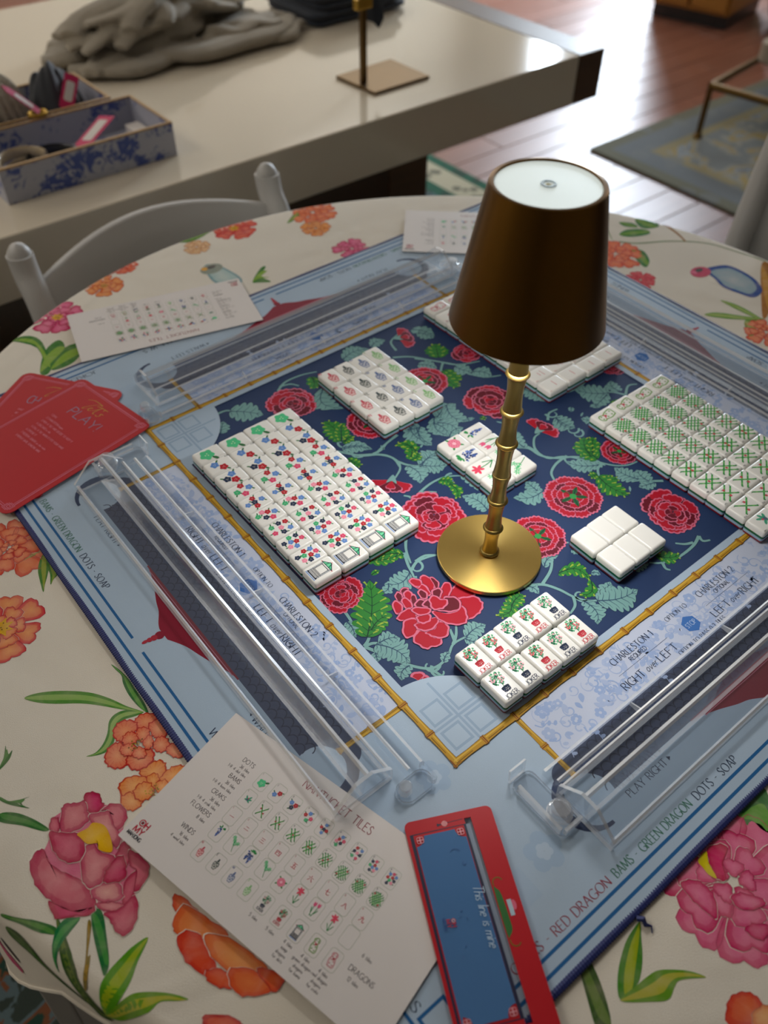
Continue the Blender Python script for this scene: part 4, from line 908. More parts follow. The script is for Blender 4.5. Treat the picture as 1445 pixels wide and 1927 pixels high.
# ------------------------------------------------------------------ game mat
S = 0.8
M['mat_cloth'] = mat('pale_blue_mat', '#a5b8cb', 0.6, spec=0.2, noise=0.03, nscale=30, bump=0.12, bscale=1800)
M['navy_edge'] = mat('navy_thread', '#111f5e', 0.55, noise=0.2, nscale=300)
mroot = empty('game_mat', (0, 0, ZT + 0.0004)); tag(mroot, 'square pale blue tile game mat with navy stitched edge and navy floral centre', 'mat')
TM = ZM - ZT - 0.0004
b = MB(); out = rrect(0.002, 0.002, S - 0.002, S - 0.002, 0.008, 6)
b.rings([[(x, y, 0) for x, y in out], [(x, y, TM) for x, y in out]]); b.build('sheet', M['mat_cloth'], mroot)
# overlocked edge: a ribbed cord, one rib per stitch
path = []
base = rrect(0.0015, 0.0015, S - 0.0015, S - 0.0015, 0.009, 8)
per = []
for i in range(len(base)):
    a_, c_ = base[i], base[(i + 1) % len(base)]; l = math.hypot(c_[0] - a_[0], c_[1] - a_[1]); m_ = max(1, int(l / 0.0011))
    for k in range(m_): per.append((a_[0] + (c_[0] - a_[0]) * k / m_, a_[1] + (c_[1] - a_[1]) * k / m_))
MB().tube([(x, y, 0.0016 + 0.0002 * math.sin(i * 0.05)) for i, (x, y) in enumerate(per)], [0.0033 if i % 2 else 0.0027 for i in range(len(per))], 8, closed=True, flat=(1.0, 0.5)).build('stitched_edge', M['navy_edge'], mroot, smooth=False)
o = MB().tube([(0.176, -0.002, 0.002), (0.178, -0.005, 0.004), (0.177, -0.008, 0.002), (0.180, -0.011, 0.0009), (0.177, -0.014, 0.0008)], [0.002, 0.0022, 0.0016, 0.0008, 0.0004], 6).build('loose_thread', M['navy_edge'], mroot, smooth=True)
MPn = Print()
SIDE = {'near': lambda p: (p[0], p[1]), 'left': lambda p: (p[1], S - p[0]), 'back': lambda p: (S - p[0], S - p[1]), 'right': lambda p: (S - p[1], p[0])}
NAVY, BLUE, TEXTC = '#38435f', '#1f5c93', '#24304a'
DB = 0.1565
TOILE = '#93a9d2'; LIL = '#bcc5da'
R2 = random.Random(5)
def bamboo(P, a, c, w_, L):
    dx, dy = c[0] - a[0], c[1] - a[1]; l = math.hypot(dx, dy); ux, uy = dx / l, dy / l; nx, ny = -uy, ux
    m_ = max(1, round(l / 0.034)); sg = l / m_
    for k in range(m_):
        p = lambda t, h: (a[0] + ux * (k + t) * sg + nx * h * w_, a[1] + uy * (k + t) * sg + ny * h * w_)
        prof = [(0, .62), (.04, .66), (.08, .5), (.5, .42), (.92, .5), (.96, .66), (1, .62)]
        P.poly([p(t_, h) for t_, h in prof] + [p(t_, -h) for t_, h in reversed(prof)], '#6a4a10', L)
        P.poly([p(t_, h * .86) for t_, h in prof] + [p(t_, -h * .86) for t_, h in reversed(prof)], '#b58a26', L + 1)
        P.poly([p(.07, .10), p(.93, .10), p(.93, .28), p(.07, .28)], '#cda843', L + 2)
        P.poly([p(.09, -.12), p(.6, -.10), p(.6, -.2), p(.09, -.26)], '#7c5a12', L + 2)
        P.line(p(.02, .62), p(.02, -.62), w_ * .16, '#7a3f18', L + 3); P.line(p(.975, .6), p(.975, -.6), w_ * .10, '#8a4a1c', L + 3)
def toile(P, xa, ya, xb, yb, n_, L, seed):
    R = random.Random(seed)
    L0 = L
    for i in range(n_):
        L = L0 + i % 5
        x, y = R.uniform(xa + .006, xb - .006), R.uniform(ya + .006, yb - .006); a = R.uniform(0, 6.28); k = R.random(); c = mixc(TOILE, LIL, R.uniform(0, .45)); q = R.uniform(.7, 1.25)
        if k < .45:
            l = .008 * q; P.poly(smooth([(x, y), (x + l * .5 * math.cos(a + .6), y + l * .5 * math.sin(a + .6)), (x + l * math.cos(a), y + l * math.sin(a)), (x + l * .5 * math.cos(a - .6), y + l * .5 * math.sin(a - .6))], 3), c, L)
        elif k < .66:
            rr = .0065 * q; P.stroke([(x + rr * (1 - .05 * j) * math.cos(a + j * .45), y + rr * (1 - .05 * j) * math.sin(a + j * .45)) for j in range(15)], .0013, c, L, taper=(.4, 1.3))
        elif k < .8:
            for j in range(5): P.disc((x + .0032 * q * math.cos(a + j * 1.257), y + .0032 * q * math.sin(a + j * 1.257)), .0024 * q, c, L, 8)
            P.disc((x, y), .0013, LIL, L + 1, 8)
        elif k < .93:
            P.stroke(smooth([(x, y), (x + .006 * math.cos(a), y + .006 * math.sin(a)), (x + .011 * math.cos(a + .5), y + .011 * math.sin(a + .5)), (x + .017 * math.cos(a + .3), y + .017 * math.sin(a + .3))], 4, False), .0012, c, L, taper=(1, .5))
            for j in range(3): P.disc((x + .005 * (j + 1) * math.cos(a + .35) + .002, y + .005 * (j + 1) * math.sin(a + .35)), .0016, c, L, 6, .0026, a)
        else:
            w2 = .007 * q; P.poly([(x - w2, y), (x - w2 * .3, y + w2 * .5), (x, y + w2 * 1.1), (x + w2 * .3, y + w2 * .5), (x + w2, y), (x + w2 * .5, y + .001), (x - w2 * .5, y + .001)], c, L)
            P.rect(x - w2 * .5, y - w2 * .7, x - w2 * .35, y, c, L); P.rect(x + w2 * .35, y - w2 * .7, x + w2 * .5, y, c, L); P.rect(x - w2 * .7, y - w2 * .8, x + w2 * .7, y - w2 * .6, c, L)
def side(name, k):
    P = MPn; P.xf = SIDE[name]
    # double border line
    P.rect(.012, .0088, S - .012, .0112, BLUE, 1)
    P.rect(.030, .0180, .3885, .0203, BLUE, 1); P.rect(.4065, .0180, S - .030, .0203, BLUE, 1)
    for e in (.022, .052):
        pass
    # text rows
    text(P, 'CRAKS - RED DRAGON', (.088, .0235), .0066, '#8c3a4a', 3, .092, weight=.13, pen=PEN)
    text(P, 'BAMS - GREEN DRAGON', (.186, .0235), .0066, '#40705f', 3, .083, weight=.13, pen=PEN)
    text(P, 'DOTS - SOAP', (.2755, .0235), .0066, TEXTC, 3, .0495, weight=.13, pen=PEN)
    text(P, 'WINDS - N E W S', (.505, .0235), .0066, TEXTC, 3, .075, weight=.13, pen=PEN)
    text(P, 'JOKERS - FLOWERS', (.640, .0235), .0066, TEXTC, 3, .112, weight=.13, pen=PEN)
    # bottle-roof ornament
    roof = smooth([(.3245, .0665), (.333, .0655), (.350, .0600), (.366, .0535), (.377, .0500), (.388, .0438), (.394, .0415)], 4, False) + smooth([(.408, .0415), (.414, .0450), (.425, .0505), (.438, .0545), (.455, .0600), (.470, .0655), (.4790, .0665)], 4, False) + [(.4790, .068), (.3245, .068)]
    P.poly(roof, '#84182f', 3)
    for y_ in (.0655, .0632): P.stroke([(.331 + (.0655 - y_) * 3, y_), (.4, y_ - .0004), (.4725 - (.0655 - y_) * 3, y_)], .0007, '#c8788c', 5)
    P.disc((.400, .0385), .0042, '#84182f', 5, 14); P.disc((.3995, .0335), .0030, '#a3283a', 6, 12); P.disc((.399, .0295), .0024, '#a3283a', 6, 12); P.disc((.3985, .0255), .0017, '#a3283a', 6, 10, .003)
    # navy scale band with scroll ends
    P.poly(rrect(.203, .066, .597, .1085, .012, 6), NAVY, 1)
    for cx in (.213, .587):
        P.poly(arc(cx, .0760, .0258, 0, 360, 28)[:-1], NAVY, 1)
        P.poly(arc(cx + (.0022 if cx < .4 else -.0022), .0730, .0200, 0, 360, 28)[:-1], '#a5b8cb', 2)
    P.rect(.215, .045, .585, .0675, '#a5b8cb', 2)
    for j in range(6):
        for i in range(36):
            x = .234 + i * .0096 + (.0048 if j % 2 else 0); y = .0695 + j * .0062
            if x > .566: continue
            P.stroke(arc(x, y, .0048, 175, 5, 7, .0056), .0009, '#1a2240', 3)
    text(P, 'PLAY RIGHT', (.2385, .0555), .0058, TEXTC, 3, .043, weight=.12, pen=PEN); P.poly([(.2845, .0565), (.2845, .0605), (.2875, .0585)], TEXTC, 3)
    text(P, 'WALLS LEFT', (.5165, .0555), .0058, TEXTC, 3, .045, weight=.12, pen=PEN); P.poly([(.5135, .0565), (.5135, .0605), (.5105, .0585)], TEXTC, 3)
    # toile panel
    P.rect(.2195, .1075, .5805, DB - .003, LIL, 1); toile(P, .2195, .1075, .5805, DB - .003, 230, 2, 11 + k)
    for x in (.219, .581): bamboo(P, (x, DB), (x, .092), .0052, 4)
    text(P, 'CHARLESTON 1', (.3165, .1385), .0062, TEXTC, 9, .051, weight=.13, pen=PEN); text(P, 'REQUIRED', (.342, .1325), .0040, TEXTC, 9, .020, weight=.13, align='c')
    text(P, 'CHARLESTON 2', (.4315, .1385), .0062, TEXTC, 9, .051, weight=.13, pen=PEN); text(P, 'OPTIONAL', (.457, .1325), .0040, TEXTC, 9, .020, weight=.13, align='c')
    text(P, 'OPTION TO', (.3875, .1395), .0044, TEXTC, 9, .0275, weight=.13, pen=PEN)
    P.poly(arc(.402, .1260, .0088, 30, 390, 6)[:-1], '#3f6fb4', 8); text(P, 'STOP', (.402, .1238), .0044, '#9db4d8', 9, .0115, weight=.14, align='c')
    P.line((.312, .1295), (.374, .1295), .0003, '#4a5a7a', 8); P.line((.428, .1295), (.490, .1295), .0003, '#4a5a7a', 8)
    text(P, 'RIGHT', (.3065, .1165), .0070, TEXTC, 9, .0245, weight=.13, pen=PEN); text(P, 'over', (.3345, .1170), .0075, TEXTC, 9, .0125, weight=.07, slant=.3); text(P, 'LEFT', (.3510, .1165), .0070, TEXTC, 9, .0225, weight=.13, pen=PEN)
    text(P, 'LEFT', (.4250, .1165), .0070, TEXTC, 9, .0225, weight=.13, pen=PEN); text(P, 'over', (.4500, .1170), .0075, TEXTC, 9, .0125, weight=.07, slant=.3); text(P, 'RIGHT', (.4655, .1165), .0070, TEXTC, 9, .0245, weight=.13, pen=PEN)
    text(P, 'OPTION TO PASS 0-3 TILES', (.400, .1098), .0045, TEXTC, 9, .062, weight=.13, pen=PEN, align='c')
    # bamboo square, one side
    P.rect(DB, DB + .0005, S - DB, DB + .0095, '#a5b8cb', 40); bamboo(P, (DB - .003, DB), (S - DB + .003, DB), .0062, 43)
    # corner lattice and quarter disc
    qd = [(DB, DB)] + arc(DB, DB, .0765, 0, 90, 18); P.poly(qd, '#a5b8cb', 41)
    for (lx, ly) in ((.016, .016), (.016, .041), (.041, .016), (.041, .041)):
        sq = [(DB + lx - .0085, DB + ly - .0085), (DB + lx + .0085, DB + ly - .0085), (DB + lx + .0085, DB + ly + .0085), (DB + lx - .0085, DB + ly + .0085)]
        P.loop(sq, .0022, '#8fa5bd', 42)
    P.line((DB + .0285, DB + .004), (DB + .0285, DB + .066), .0022, '#8fa5bd', 42); P.line((DB + .004, DB + .0285), (DB + .066, DB + .0285), .0022, '#8fa5bd', 42)
    # pale flowers in the outer corner
    for (fx, fy, fr) in ((.136, .158, .013), (.160, .068, .014)):
        for j in range(5): P.disc((fx + fr * .62 * math.cos(j * 1.257), fy + fr * .62 * math.sin(j * 1.257)), fr * .46, '#9bb1c9', 1, 12); 
        for j in range(5): P.disc((fx + fr * .25 * math.cos(j * 1.257 + .6), fy + fr * .25 * math.sin(j * 1.257 + .6)), fr * .22, '#adbfd2', 2, 10)
    for (fx, fy) in ((.06, .12), (.12, .06), (.09, .17)):
        P.rect(fx - .018, fy - .012, fx + .018, fy + .012, '#a1b5ca', 1)
    # corner squares of the border
    P.loop([(.024, .024), (.044, .024), (.044, .044), (.024, .044)], .0022, BLUE, 2)
    P.xf = None
for k, nm in enumerate(('near', 'left', 'back', 'right')): side(nm, k)
# navy centre
c0 = DB + .0095
MPn.poly([(c0, c0), (S - c0, c0), (S - c0, S - c0), (c0, S - c0)], '#24375c', 2)
# floral print of the navy centre, traced on the mat plane
mp = lambda x, y: tuple(at(x, y, ZM)[:2])
TEAL, TEALD, DKL = '#719b99', '#3f6670', '#15213f'
RED, PINK, DRED = '#a50f26', '#c86884', '#5f0e20'
# keep the ink inside the navy square
def vine(pts, w_=0.0032, c=TEAL, L=3, taper=(1, .55)):
    q = smooth([mp(*p) for p in pts], 6, False); MPn.stroke(q, w_ * 1.35, DKL, L, taper=taper); MPn.stroke(q, w_, c, L + 1, taper=taper)
def curl(px, py, r_m, a0, turn, c=TEAL):
    o = mp(px, py); MPn.stroke([(o[0] + r_m * (1 - .06 * j) * math.cos(a0 + turn * j * .32) - r_m * math.cos(a0), o[1] + r_m * (1 - .06 * j) * math.sin(a0 + turn * j * .32) - r_m * math.sin(a0)) for j in range(13)], .0026, c, 4, taper=(1, .5))
NF = [0]
def frond(base, tip, wid, c='#719b99', vein='#2f4a62', lobes=6, bend=.15, L=4, hi=None):
    """lobed leaf from base to tip (pixels), wid in metres"""
    NF[0] += 1; L = 3 + NF[0] % 5
    b_, t_ = Vector(mp(*base)), Vector(mp(*tip)); d = t_ - b_; l = d.length; u = d / l; n_ = Vector((-u.y, u.x))
    sp = lambda q: b_ + u * (l * q) + n_ * (l * bend * math.sin(PI * q))
    def edge(sd):
        o = []
        N_ = lobes * 6
        for i in range(N_ + 1):
            q = i / N_; w0 = wid * (math.sin(PI * min(1, q * .86 + .10)) ** .75); ph = (q * lobes) % 1.0
            lob = .62 + .38 * math.sin(PI * ph) ** .6
            adv = 0.0
            o.append(sp(max(0, min(1, q - adv * .6))) + n_ * (sd * w0 * lob * (1 - q ** 6)))
        return o
    e = edge(1) + list(reversed(edge(-1)))
    cen = b_ + d * .5
    MPn.poly([tuple(cen + (p - cen) * 1.03) for p in e], DKL, L); MPn.poly([tuple(p) for p in e], c, L + 1)
    MPn.stroke([tuple(sp(i / 10)) for i in range(11)], .0011, vein, L + 3, taper=(1.2, .3))
    for i in range(lobes * 2):
        q = (i // 2 + .5) / lobes; sd = 1 if i % 2 else -1; w0 = wid * math.sin(PI * min(1, q * .86 + .1)) ** .75
        a_ = sp(max(0, q - .12)); z_ = sp(q) + n_ * (sd * w0 * .72)
        MPn.stroke([tuple(a_), tuple(a_ + (z_ - a_) * .6 + u * .001), tuple(z_)], .0007, vein, L + 2, taper=(1, .3))
        if hi:
            y_ = a_ + (z_ - a_) * .55; MPn.stroke([tuple(y_ + u * .0012), tuple(z_ * 1.0 + u * .0018)], .0020, hi, L + 2, taper=(.4, 1))
def gleaf(base, tip, wid, lobes=5, bend=.12): frond(base, tip, wid, '#2f7a32', '#14402a', lobes, bend, 4, '#8aa63c')
def petal_pts(c, r0, r1, a, hw, sc, ph=0.0, sq=1.0):
    o = [(c[0] + r0 * math.cos(a), c[1] + r0 * math.sin(a) * sq)]
    N_ = 4 * sc
    o.append((c[0] + r1 * .62 * math.cos(a - hw * .92), c[1] + r1 * .62 * math.sin(a - hw * .92) * sq))
    for i in range(N_ + 1):
        q = i / N_; b_ = a - hw + 2 * hw * q
        rr = r1 * (.87 + .13 * math.sin(PI * q) ** .5) * (1 - .055 + .055 * abs(math.sin(PI * sc * q + ph)))
        o.append((c[0] + rr * math.cos(b_), c[1] + rr * math.sin(b_) * sq))
    o.append((c[0] + r1 * .62 * math.cos(a + hw * .92), c[1] + r1 * .62 * math.sin(a + hw * .92) * sq))
    return o
def one_petal(c, r0, r1, a, hw, col, L, sc=4, bd=.065):
    q = petal_pts(c, r0, r1, a, hw, sc); m_ = (sum(p[0] for p in q) / len(q), sum(p[1] for p in q) / len(q))
    s_ = lambda k: [(m_[0] + (p[0] - m_[0]) * k, m_[1] + (p[1] - m_[1]) * k) for p in q]
    MPn.poly(s_(1.035), '#2a1020', L); MPn.poly(q, PINK, L + 1)
    q2 = petal_pts(c, r0 * 1.05, r1 * (1 - bd), a, hw * (1 - bd), sc); MPn.poly(q2, col, L + 2)
def peony(px, py, r_m, rot=0.0, seed=0, style='full', L0=12):
    R = random.Random(seed); c = mp(px, py); L = L0
    if style == 'rosette':
        rings = ((1.0, 10, RED), (.74, 9, DRED), (.56, 7, RED), (.36, 6, RED))
    else:
        rings = ((1.0, 7, RED), (.80, 7, RED), (.60, 7, DRED), (.44, 5, RED), (.26, 4, DRED))
    for ri, (rr, n_, col) in enumerate(rings):
        for i in range(n_):
            a = rot + 2 * PI * (i + .5 * (ri % 2)) / n_ + (R.uniform(-.12, .12) if style != 'rosette' else 0)
            k = R.uniform(.86, 1.06) if style != 'rosette' else 1.0
            cc_ = col if R.random() < .75 else (DRED if col == RED else RED)
            off = (0, 0) if style == 'rosette' else (R.uniform(-.06, .06) * r_m, R.uniform(-.06, .06) * r_m)
            one_petal((c[0] + off[0], c[1] + off[1]), r_m * .04, r_m * rr * k, a, PI / n_ * 1.12, cc_, L + 3 * (i % 2), 4 if rr > .5 else 3, .065 if rr > .5 else .10)
        L += 5
    if style == 'rosette':
        for i in range(5):
            a = rot + i * 1.257; q = [(c[0] + r_m * t_ * math.cos(a) - r_m * h * math.sin(a), c[1] + r_m * t_ * math.sin(a) + r_m * h * math.cos(a)) for t_, h in ((.05, 0), (.2, .07), (.34, .07), (.48, 0), (.34, -.07), (.2, -.07))]
            MPn.poly(smooth(q, 3), '#1c5a34', L); MPn.stroke([q[0], q[3]], .0008, '#0c2a1a', L + 1)
        MPn.disc(c, r_m * .12, '#2f8a44', L + 2, 12)
def side_flower(px, py, r_m, a_m, seed):
    """carnation seen from the side; a_m points to the blossom"""
    c = mp(px, py); R = random.Random(seed)
    for k, (da, rr, col) in enumerate(((-.95, 1.0, RED), (.95, .95, RED), (-.35, .85, DRED), (.4, .8, DRED), (0, .62, RED))):
        one_petal(c, r_m * .1, r_m * rr, a_m + da, .42, col, 12 + 3 * k, 3, .08)
    MPn.poly(smooth([(c[0] + r_m * t_ * math.cos(a_m) - r_m * h * math.sin(a_m), c[1] + r_m * t_ * math.sin(a_m) + r_m * h * math.cos(a_m)) for t_, h in ((-.25, 0), (.05, .16), (.25, .2), (.12, 0), (.25, -.2), (.05, -.16))], 3), TEAL, 28)
# vines
Q1 = lambda x, y: (640 + x / 4.516, 1040 + y / 4.516)
Q2 = lambda x, y: (640 + x / 4.516, 780 + y / 4.516)
Q3 = lambda x, y: (960 + x / 4.516, 760 + y / 4.516)
Q4 = lambda x, y: (960 + x / 3.284, 960 + y / 3.284)
Q5 = lambda x, y: (380 + x / 3.01, 600 + y / 3.01)
Q6 = lambda x, y: (780 + x / 3.01, 600 + y / 3.01)
for q, pts in ((Q1, [(205, 800), (330, 850), (460, 910), (620, 965), (760, 985), (850, 950), (920, 870), (960, 780), (1060, 720), (1160, 690)]), (Q1, [(760, 985), (820, 1020), (880, 1060)]), (Q1, [(205, 795), (240, 740), (265, 640), (255, 520)]), (Q1, [(960, 780), (985, 700), (985, 620)]), (Q1, [(970, 740), (945, 680), (935, 650)]),
               (Q1, [(0, 460), (60, 530), (110, 620), (130, 720)]), (Q1, [(545, 0), (575, 100), (610, 170), (630, 215)]), (Q1, [(605, 150), (650, 80), (740, 40), (820, 20)]),
               (Q1, [(205, 800), (280, 770), (380, 780), (470, 820)]),
               (Q2, [(20, 310), (130, 345), (280, 340), (400, 350), (490, 400), (510, 460), (480, 520), (450, 560)]), (Q2, [(280, 335), (350, 300), (400, 240), (480, 170)]), (Q2, [(490, 400), (580, 430), (690, 435), (800, 420)]), (Q2, [(620, 730), (680, 660), (780, 580), (900, 530), (1040, 520)]), (Q2, [(650, 690), (720, 660), (820, 660)]), (Q2, [(620, 730), (590, 700), (540, 690)]),
               (Q2, [(560, 1040), (560, 1150), (600, 1264)]), (Q2, [(640, 1250), (720, 1200), (820, 1195)]),
               (Q3, [(60, 370), (160, 380), (260, 440), (400, 462), (540, 450), (660, 465), (790, 505), (900, 525), (1000, 520), (1080, 490)]), (Q3, [(250, 430), (205, 370), (205, 290), (250, 250)]), (Q3, [(460, 455), (390, 510), (350, 580), (370, 640), (430, 720), (510, 780)]), (Q3, [(730, 480), (670, 400), (650, 320)]), (Q3, [(790, 505), (745, 550), (760, 630), (800, 690)]), (Q3, [(1300, 655), (1180, 655), (1080, 640), (980, 600)]), (Q3, [(320, 140), (330, 80), (400, 45)]), (Q3, [(280, 735), (200, 750), (120, 740)]),
               (Q4, [(90, 470), (200, 460), (300, 490), (390, 535), (480, 560), (580, 550), (700, 510)]), (Q4, [(200, 455), (250, 370), (250, 290), (180, 210)]), (Q4, [(390, 535), (400, 590), (370, 640)]), (Q4, [(1165, 160), (1130, 220), (1040, 290), (940, 325), (860, 325)]), (Q4, [(1165, 160), (1190, 190), (1235, 185)]), (Q4, [(1130, 200), (1080, 210), (1020, 205)]), (Q4, [(940, 325), (960, 360), (990, 370)]), (Q4, [(300, 230), (330, 205), (360, 200)]),
               (Q5, [(85, 540), (140, 520), (200, 530)]), (Q5, [(430, 410), (470, 360), (560, 320), (650, 300)]), (Q5, [(440, 385), (500, 370), (550, 380)]), (Q5, [(1080, 220), (1180, 215), (1300, 235), (1445, 260)]), (Q5, [(760, 750), (900, 775), (1000, 770), (1080, 790), (1120, 840)]), (Q5, [(990, 760), (1040, 710), (1110, 660)]), (Q5, [(1100, 180), (1070, 130), (1120, 80)]),
               (Q6, [(0, 225), (120, 240), (240, 260), (370, 240)]), (Q6, [(160, 250), (150, 300), (180, 340)]), (Q6, [(300, 310), (400, 330), (490, 320)]), (Q6, [(980, 330), (930, 390), (820, 430)]), (Q6, [(1190, 430), (1120, 415), (1040, 420)]), (Q6, [(570, 720), (640, 725), (700, 760), (760, 790), (850, 780), (960, 800), (1080, 830)]), (Q6, [(1195, 430), (1210, 380), (1260, 370)])):
    vine([q(*p) for p in pts])
for q, (x, y), a0, tn in ((Q1, (660, 70), .6, -1), (Q1, (640, 200), 2.2, 1), (Q1, (850, 950), -.6, -1), (Q1, (780, 960), 1.8, 1), (Q2, (200, 350), -1.2, -1), (Q3, (480, 440), 1.4, 1), (Q3, (770, 540), -1.4, 1), (Q3, (600, 220), .2, -1), (Q4, (480, 560), -1.6, -1), (Q5, (770, 700), 2.2, 1), (Q6, (930, 620), -.4, -1), (Q6, (740, 540), 2.6, 1), (Q2, (950, 500), .8, 1)):
    px_, py_ = q(x, y); curl(px_, py_, .0085, a0, tn)
# leaves
for q, b0, t0, w_, n_, bd in ((Q1, (590, 175), (380, 270), .013, 5, .22), (Q1, (410, 260), (330, 340), .006, 3, .3), (Q1, (310, 780), (600, 940), .014, 7, .12), (Q1, (330, 770), (500, 720), .009, 4, .1), (Q1, (590, 960), (520, 1090), .008, 4, -.2), (Q1, (300, 850), (320, 930), .006, 3, 0), (Q1, (60, 590), (125, 720), .007, 4, .1), (Q1, (1070, 720), (1240, 610), .010, 5, .1), (Q1, (1060, 730), (1200, 760), .006, 4, -.1), (Q1, (880, 930), (930, 840), .005, 3, .1),
        (Q2, (690, 440), (850, 310), .014, 6, .1), (Q2, (690, 430), (920, 420), .012, 6, -.1), (Q2, (580, 440), (680, 590), .012, 5, .2), (Q2, (20, 285), (280, 300), .008, 5, .15), (Q2, (670, 110), (750, 270), .012, 5, -.15), (Q2, (680, 110), (560, 130), .012, 5, 0), (Q2, (800, 30), (930, 190), .011, 5, -.2), (Q2, (930, 190), (1050, 110), .010, 4, .2), (Q2, (1080, 30), (1100, 60), .008, 3, 0), (Q2, (1250, 810), (1030, 690), .012, 6, -.15), (Q2, (1040, 520), (1170, 650), .009, 4, .2), (Q2, (20, 240), (0, 100), .008, 4, 0),
        (Q3, (280, 740), (20, 800), .012, 5, .15), (Q3, (230, 740), (130, 660), .009, 4, 0), (Q3, (750, 520), (460, 490), .011, 6, .12), (Q3, (1090, 640), (880, 540), .012, 6, .1), (Q3, (1180, 660), (1070, 560), .012, 4, .1), (Q3, (1230, 670), (1090, 710), .008, 4, 0), (Q3, (120, 370), (50, 230), .010, 4, .2), (Q3, (390, 120), (550, 210), .014, 5, -.2), (Q3, (700, 140), (600, 125), .007, 3, .1), (Q3, (520, 30), (515, 70), .004, 2, 0), (Q3, (720, 0), (740, 40), .008, 3, 0),
        (Q4, (540, 560), (790, 490), .016, 7, -.1), (Q4, (560, 555), (620, 440), .009, 4, 0), (Q4, (560, 560), (740, 590), .008, 4, 0), (Q4, (460, 565), (540, 710), .010, 5, .2), (Q4, (90, 470), (180, 520), .006, 3, .2), (Q4, (500, 390), (560, 400), .004, 2, .2), (Q4, (770, 370), (860, 330), .008, 4, .2), (Q4, (210, 350), (300, 280), .006, 3, .2), (Q4, (380, 245), (430, 270), .006, 3, .2),
        (Q5, (160, 525), (350, 545), .018, 5, .05), (Q5, (105, 650), (120, 580), .010, 4, 0), (Q5, (690, 390), (810, 510), .016, 6, -.35), (Q5, (800, 230), (950, 170), .014, 6, .15), (Q5, (960, 160), (1040, 120), .010, 4, .2), (Q5, (1190, 60), (1320, 100), .012, 4, .1), (Q5, (800, 740), (950, 740), .010, 5, .15), (Q5, (1330, 560), (1440, 480), .014, 5, .1), (Q5, (1170, 600), (1300, 710), .014, 5, -.15), (Q5, (1200, 600), (1160, 640), .010, 3, 0), (Q5, (1310, 590), (1400, 650), .012, 5, .1),
        (Q6, (20, 80), (110, 110), .012, 4, .1), (Q6, (20, 260), (130, 280), .010, 5, .1), (Q6, (230, 270), (330, 300), .012, 4, -.1), (Q6, (330, 300), (440, 330), .012, 4, .2), (Q6, (180, 490), (320, 580), .014, 6, -.25), (Q6, (130, 590), (250, 640), .012, 5, .2), (Q6, (10, 620), (100, 720), .012, 5, -.1), (Q6, (1100, 420), (900, 400), .018, 6, .1), (Q6, (1090, 430), (1020, 500), .010, 4, 0), (Q6, (1160, 410), (1110, 350), .010, 4, .2), (Q6, (620, 400), (740, 470), .014, 5, .1), (Q6, (800, 560), (910, 620), .014, 5, -.1), (Q6, (600, 700), (590, 640), .008, 3, .2), (Q6, (30, 830), (140, 770), .012, 5, .1)):
    frond(q(*b0), q(*t0), w_ * .95, lobes=n_, bend=bd)
for q, b0, t0, w_, n_, bd in ((Q1, (230, 715), (250, 230), .020, 7, -.05), (Q1, (265, 660), (400, 530), .012, 4, .1), (Q1, (200, 60), (530, 10), .008, 5, -.1), (Q1, (1445, 400), (1330, 540), .010, 5, .3), (Q1, (265, 190), (340, 150), .003, 1, .05), (Q2, (650, 320), (460, 260), .009, 4, -.25), (Q2, (600, 390), (660, 320), .007, 4, -.2), (Q2, (840, 560), (960, 600), .008, 4, .2), (Q2, (930, 590), (990, 720), .007, 4, .2), (Q2, (60, 380), (180, 440), .008, 4, 0), (Q2, (20, 240), (100, 190), .008, 4, .1), (Q2, (10, 230), (10, 90), .010, 5, 0), (Q2, (540, 1190), (290, 1240), .010, 5, -.15),
        (Q3, (740, 470), (540, 360), .014, 5, -.1), (Q3, (700, 420), (700, 280), .010, 4, 0), (Q3, (750, 620), (1010, 780), .014, 6, -.1), (Q3, (740, 600), (680, 620), .007, 3, 0), (Q3, (800, 660), (920, 640), .008, 4, .1), (Q4, (300, 390), (500, 440), .010, 5, .35), (Q4, (500, 440), (420, 530), .007, 3, .3), (Q4, (900, 280), (1050, 275), .009, 4, -.15), (Q4, (10, 590), (80, 520), .010, 4, .1), (Q5, (620, 330), (630, 400), .010, 3, .1), (Q5, (790, 690), (690, 580), .016, 6, -.1), (Q5, (810, 700), (850, 660), .010, 3, .1), (Q5, (1180, 790), (1110, 700), .010, 4, -.3), (Q5, (1340, 220), (1320, 140), .014, 4, 0), (Q5, (1370, 290), (1440, 380), .014, 5, .1), (Q6, (130, 220), (120, 140), .016, 5, 0), (Q6, (150, 300), (250, 390), .014, 5, -.1), (Q6, (1000, 780), (960, 670), .014, 5, .1), (Q6, (1130, 460), (1150, 480), .008, 3, 0), (Q6, (370, 560), (400, 570), .004, 2, .2)):
    gleaf(q(*b0), q(*t0), w_ * .95, n_, bd)
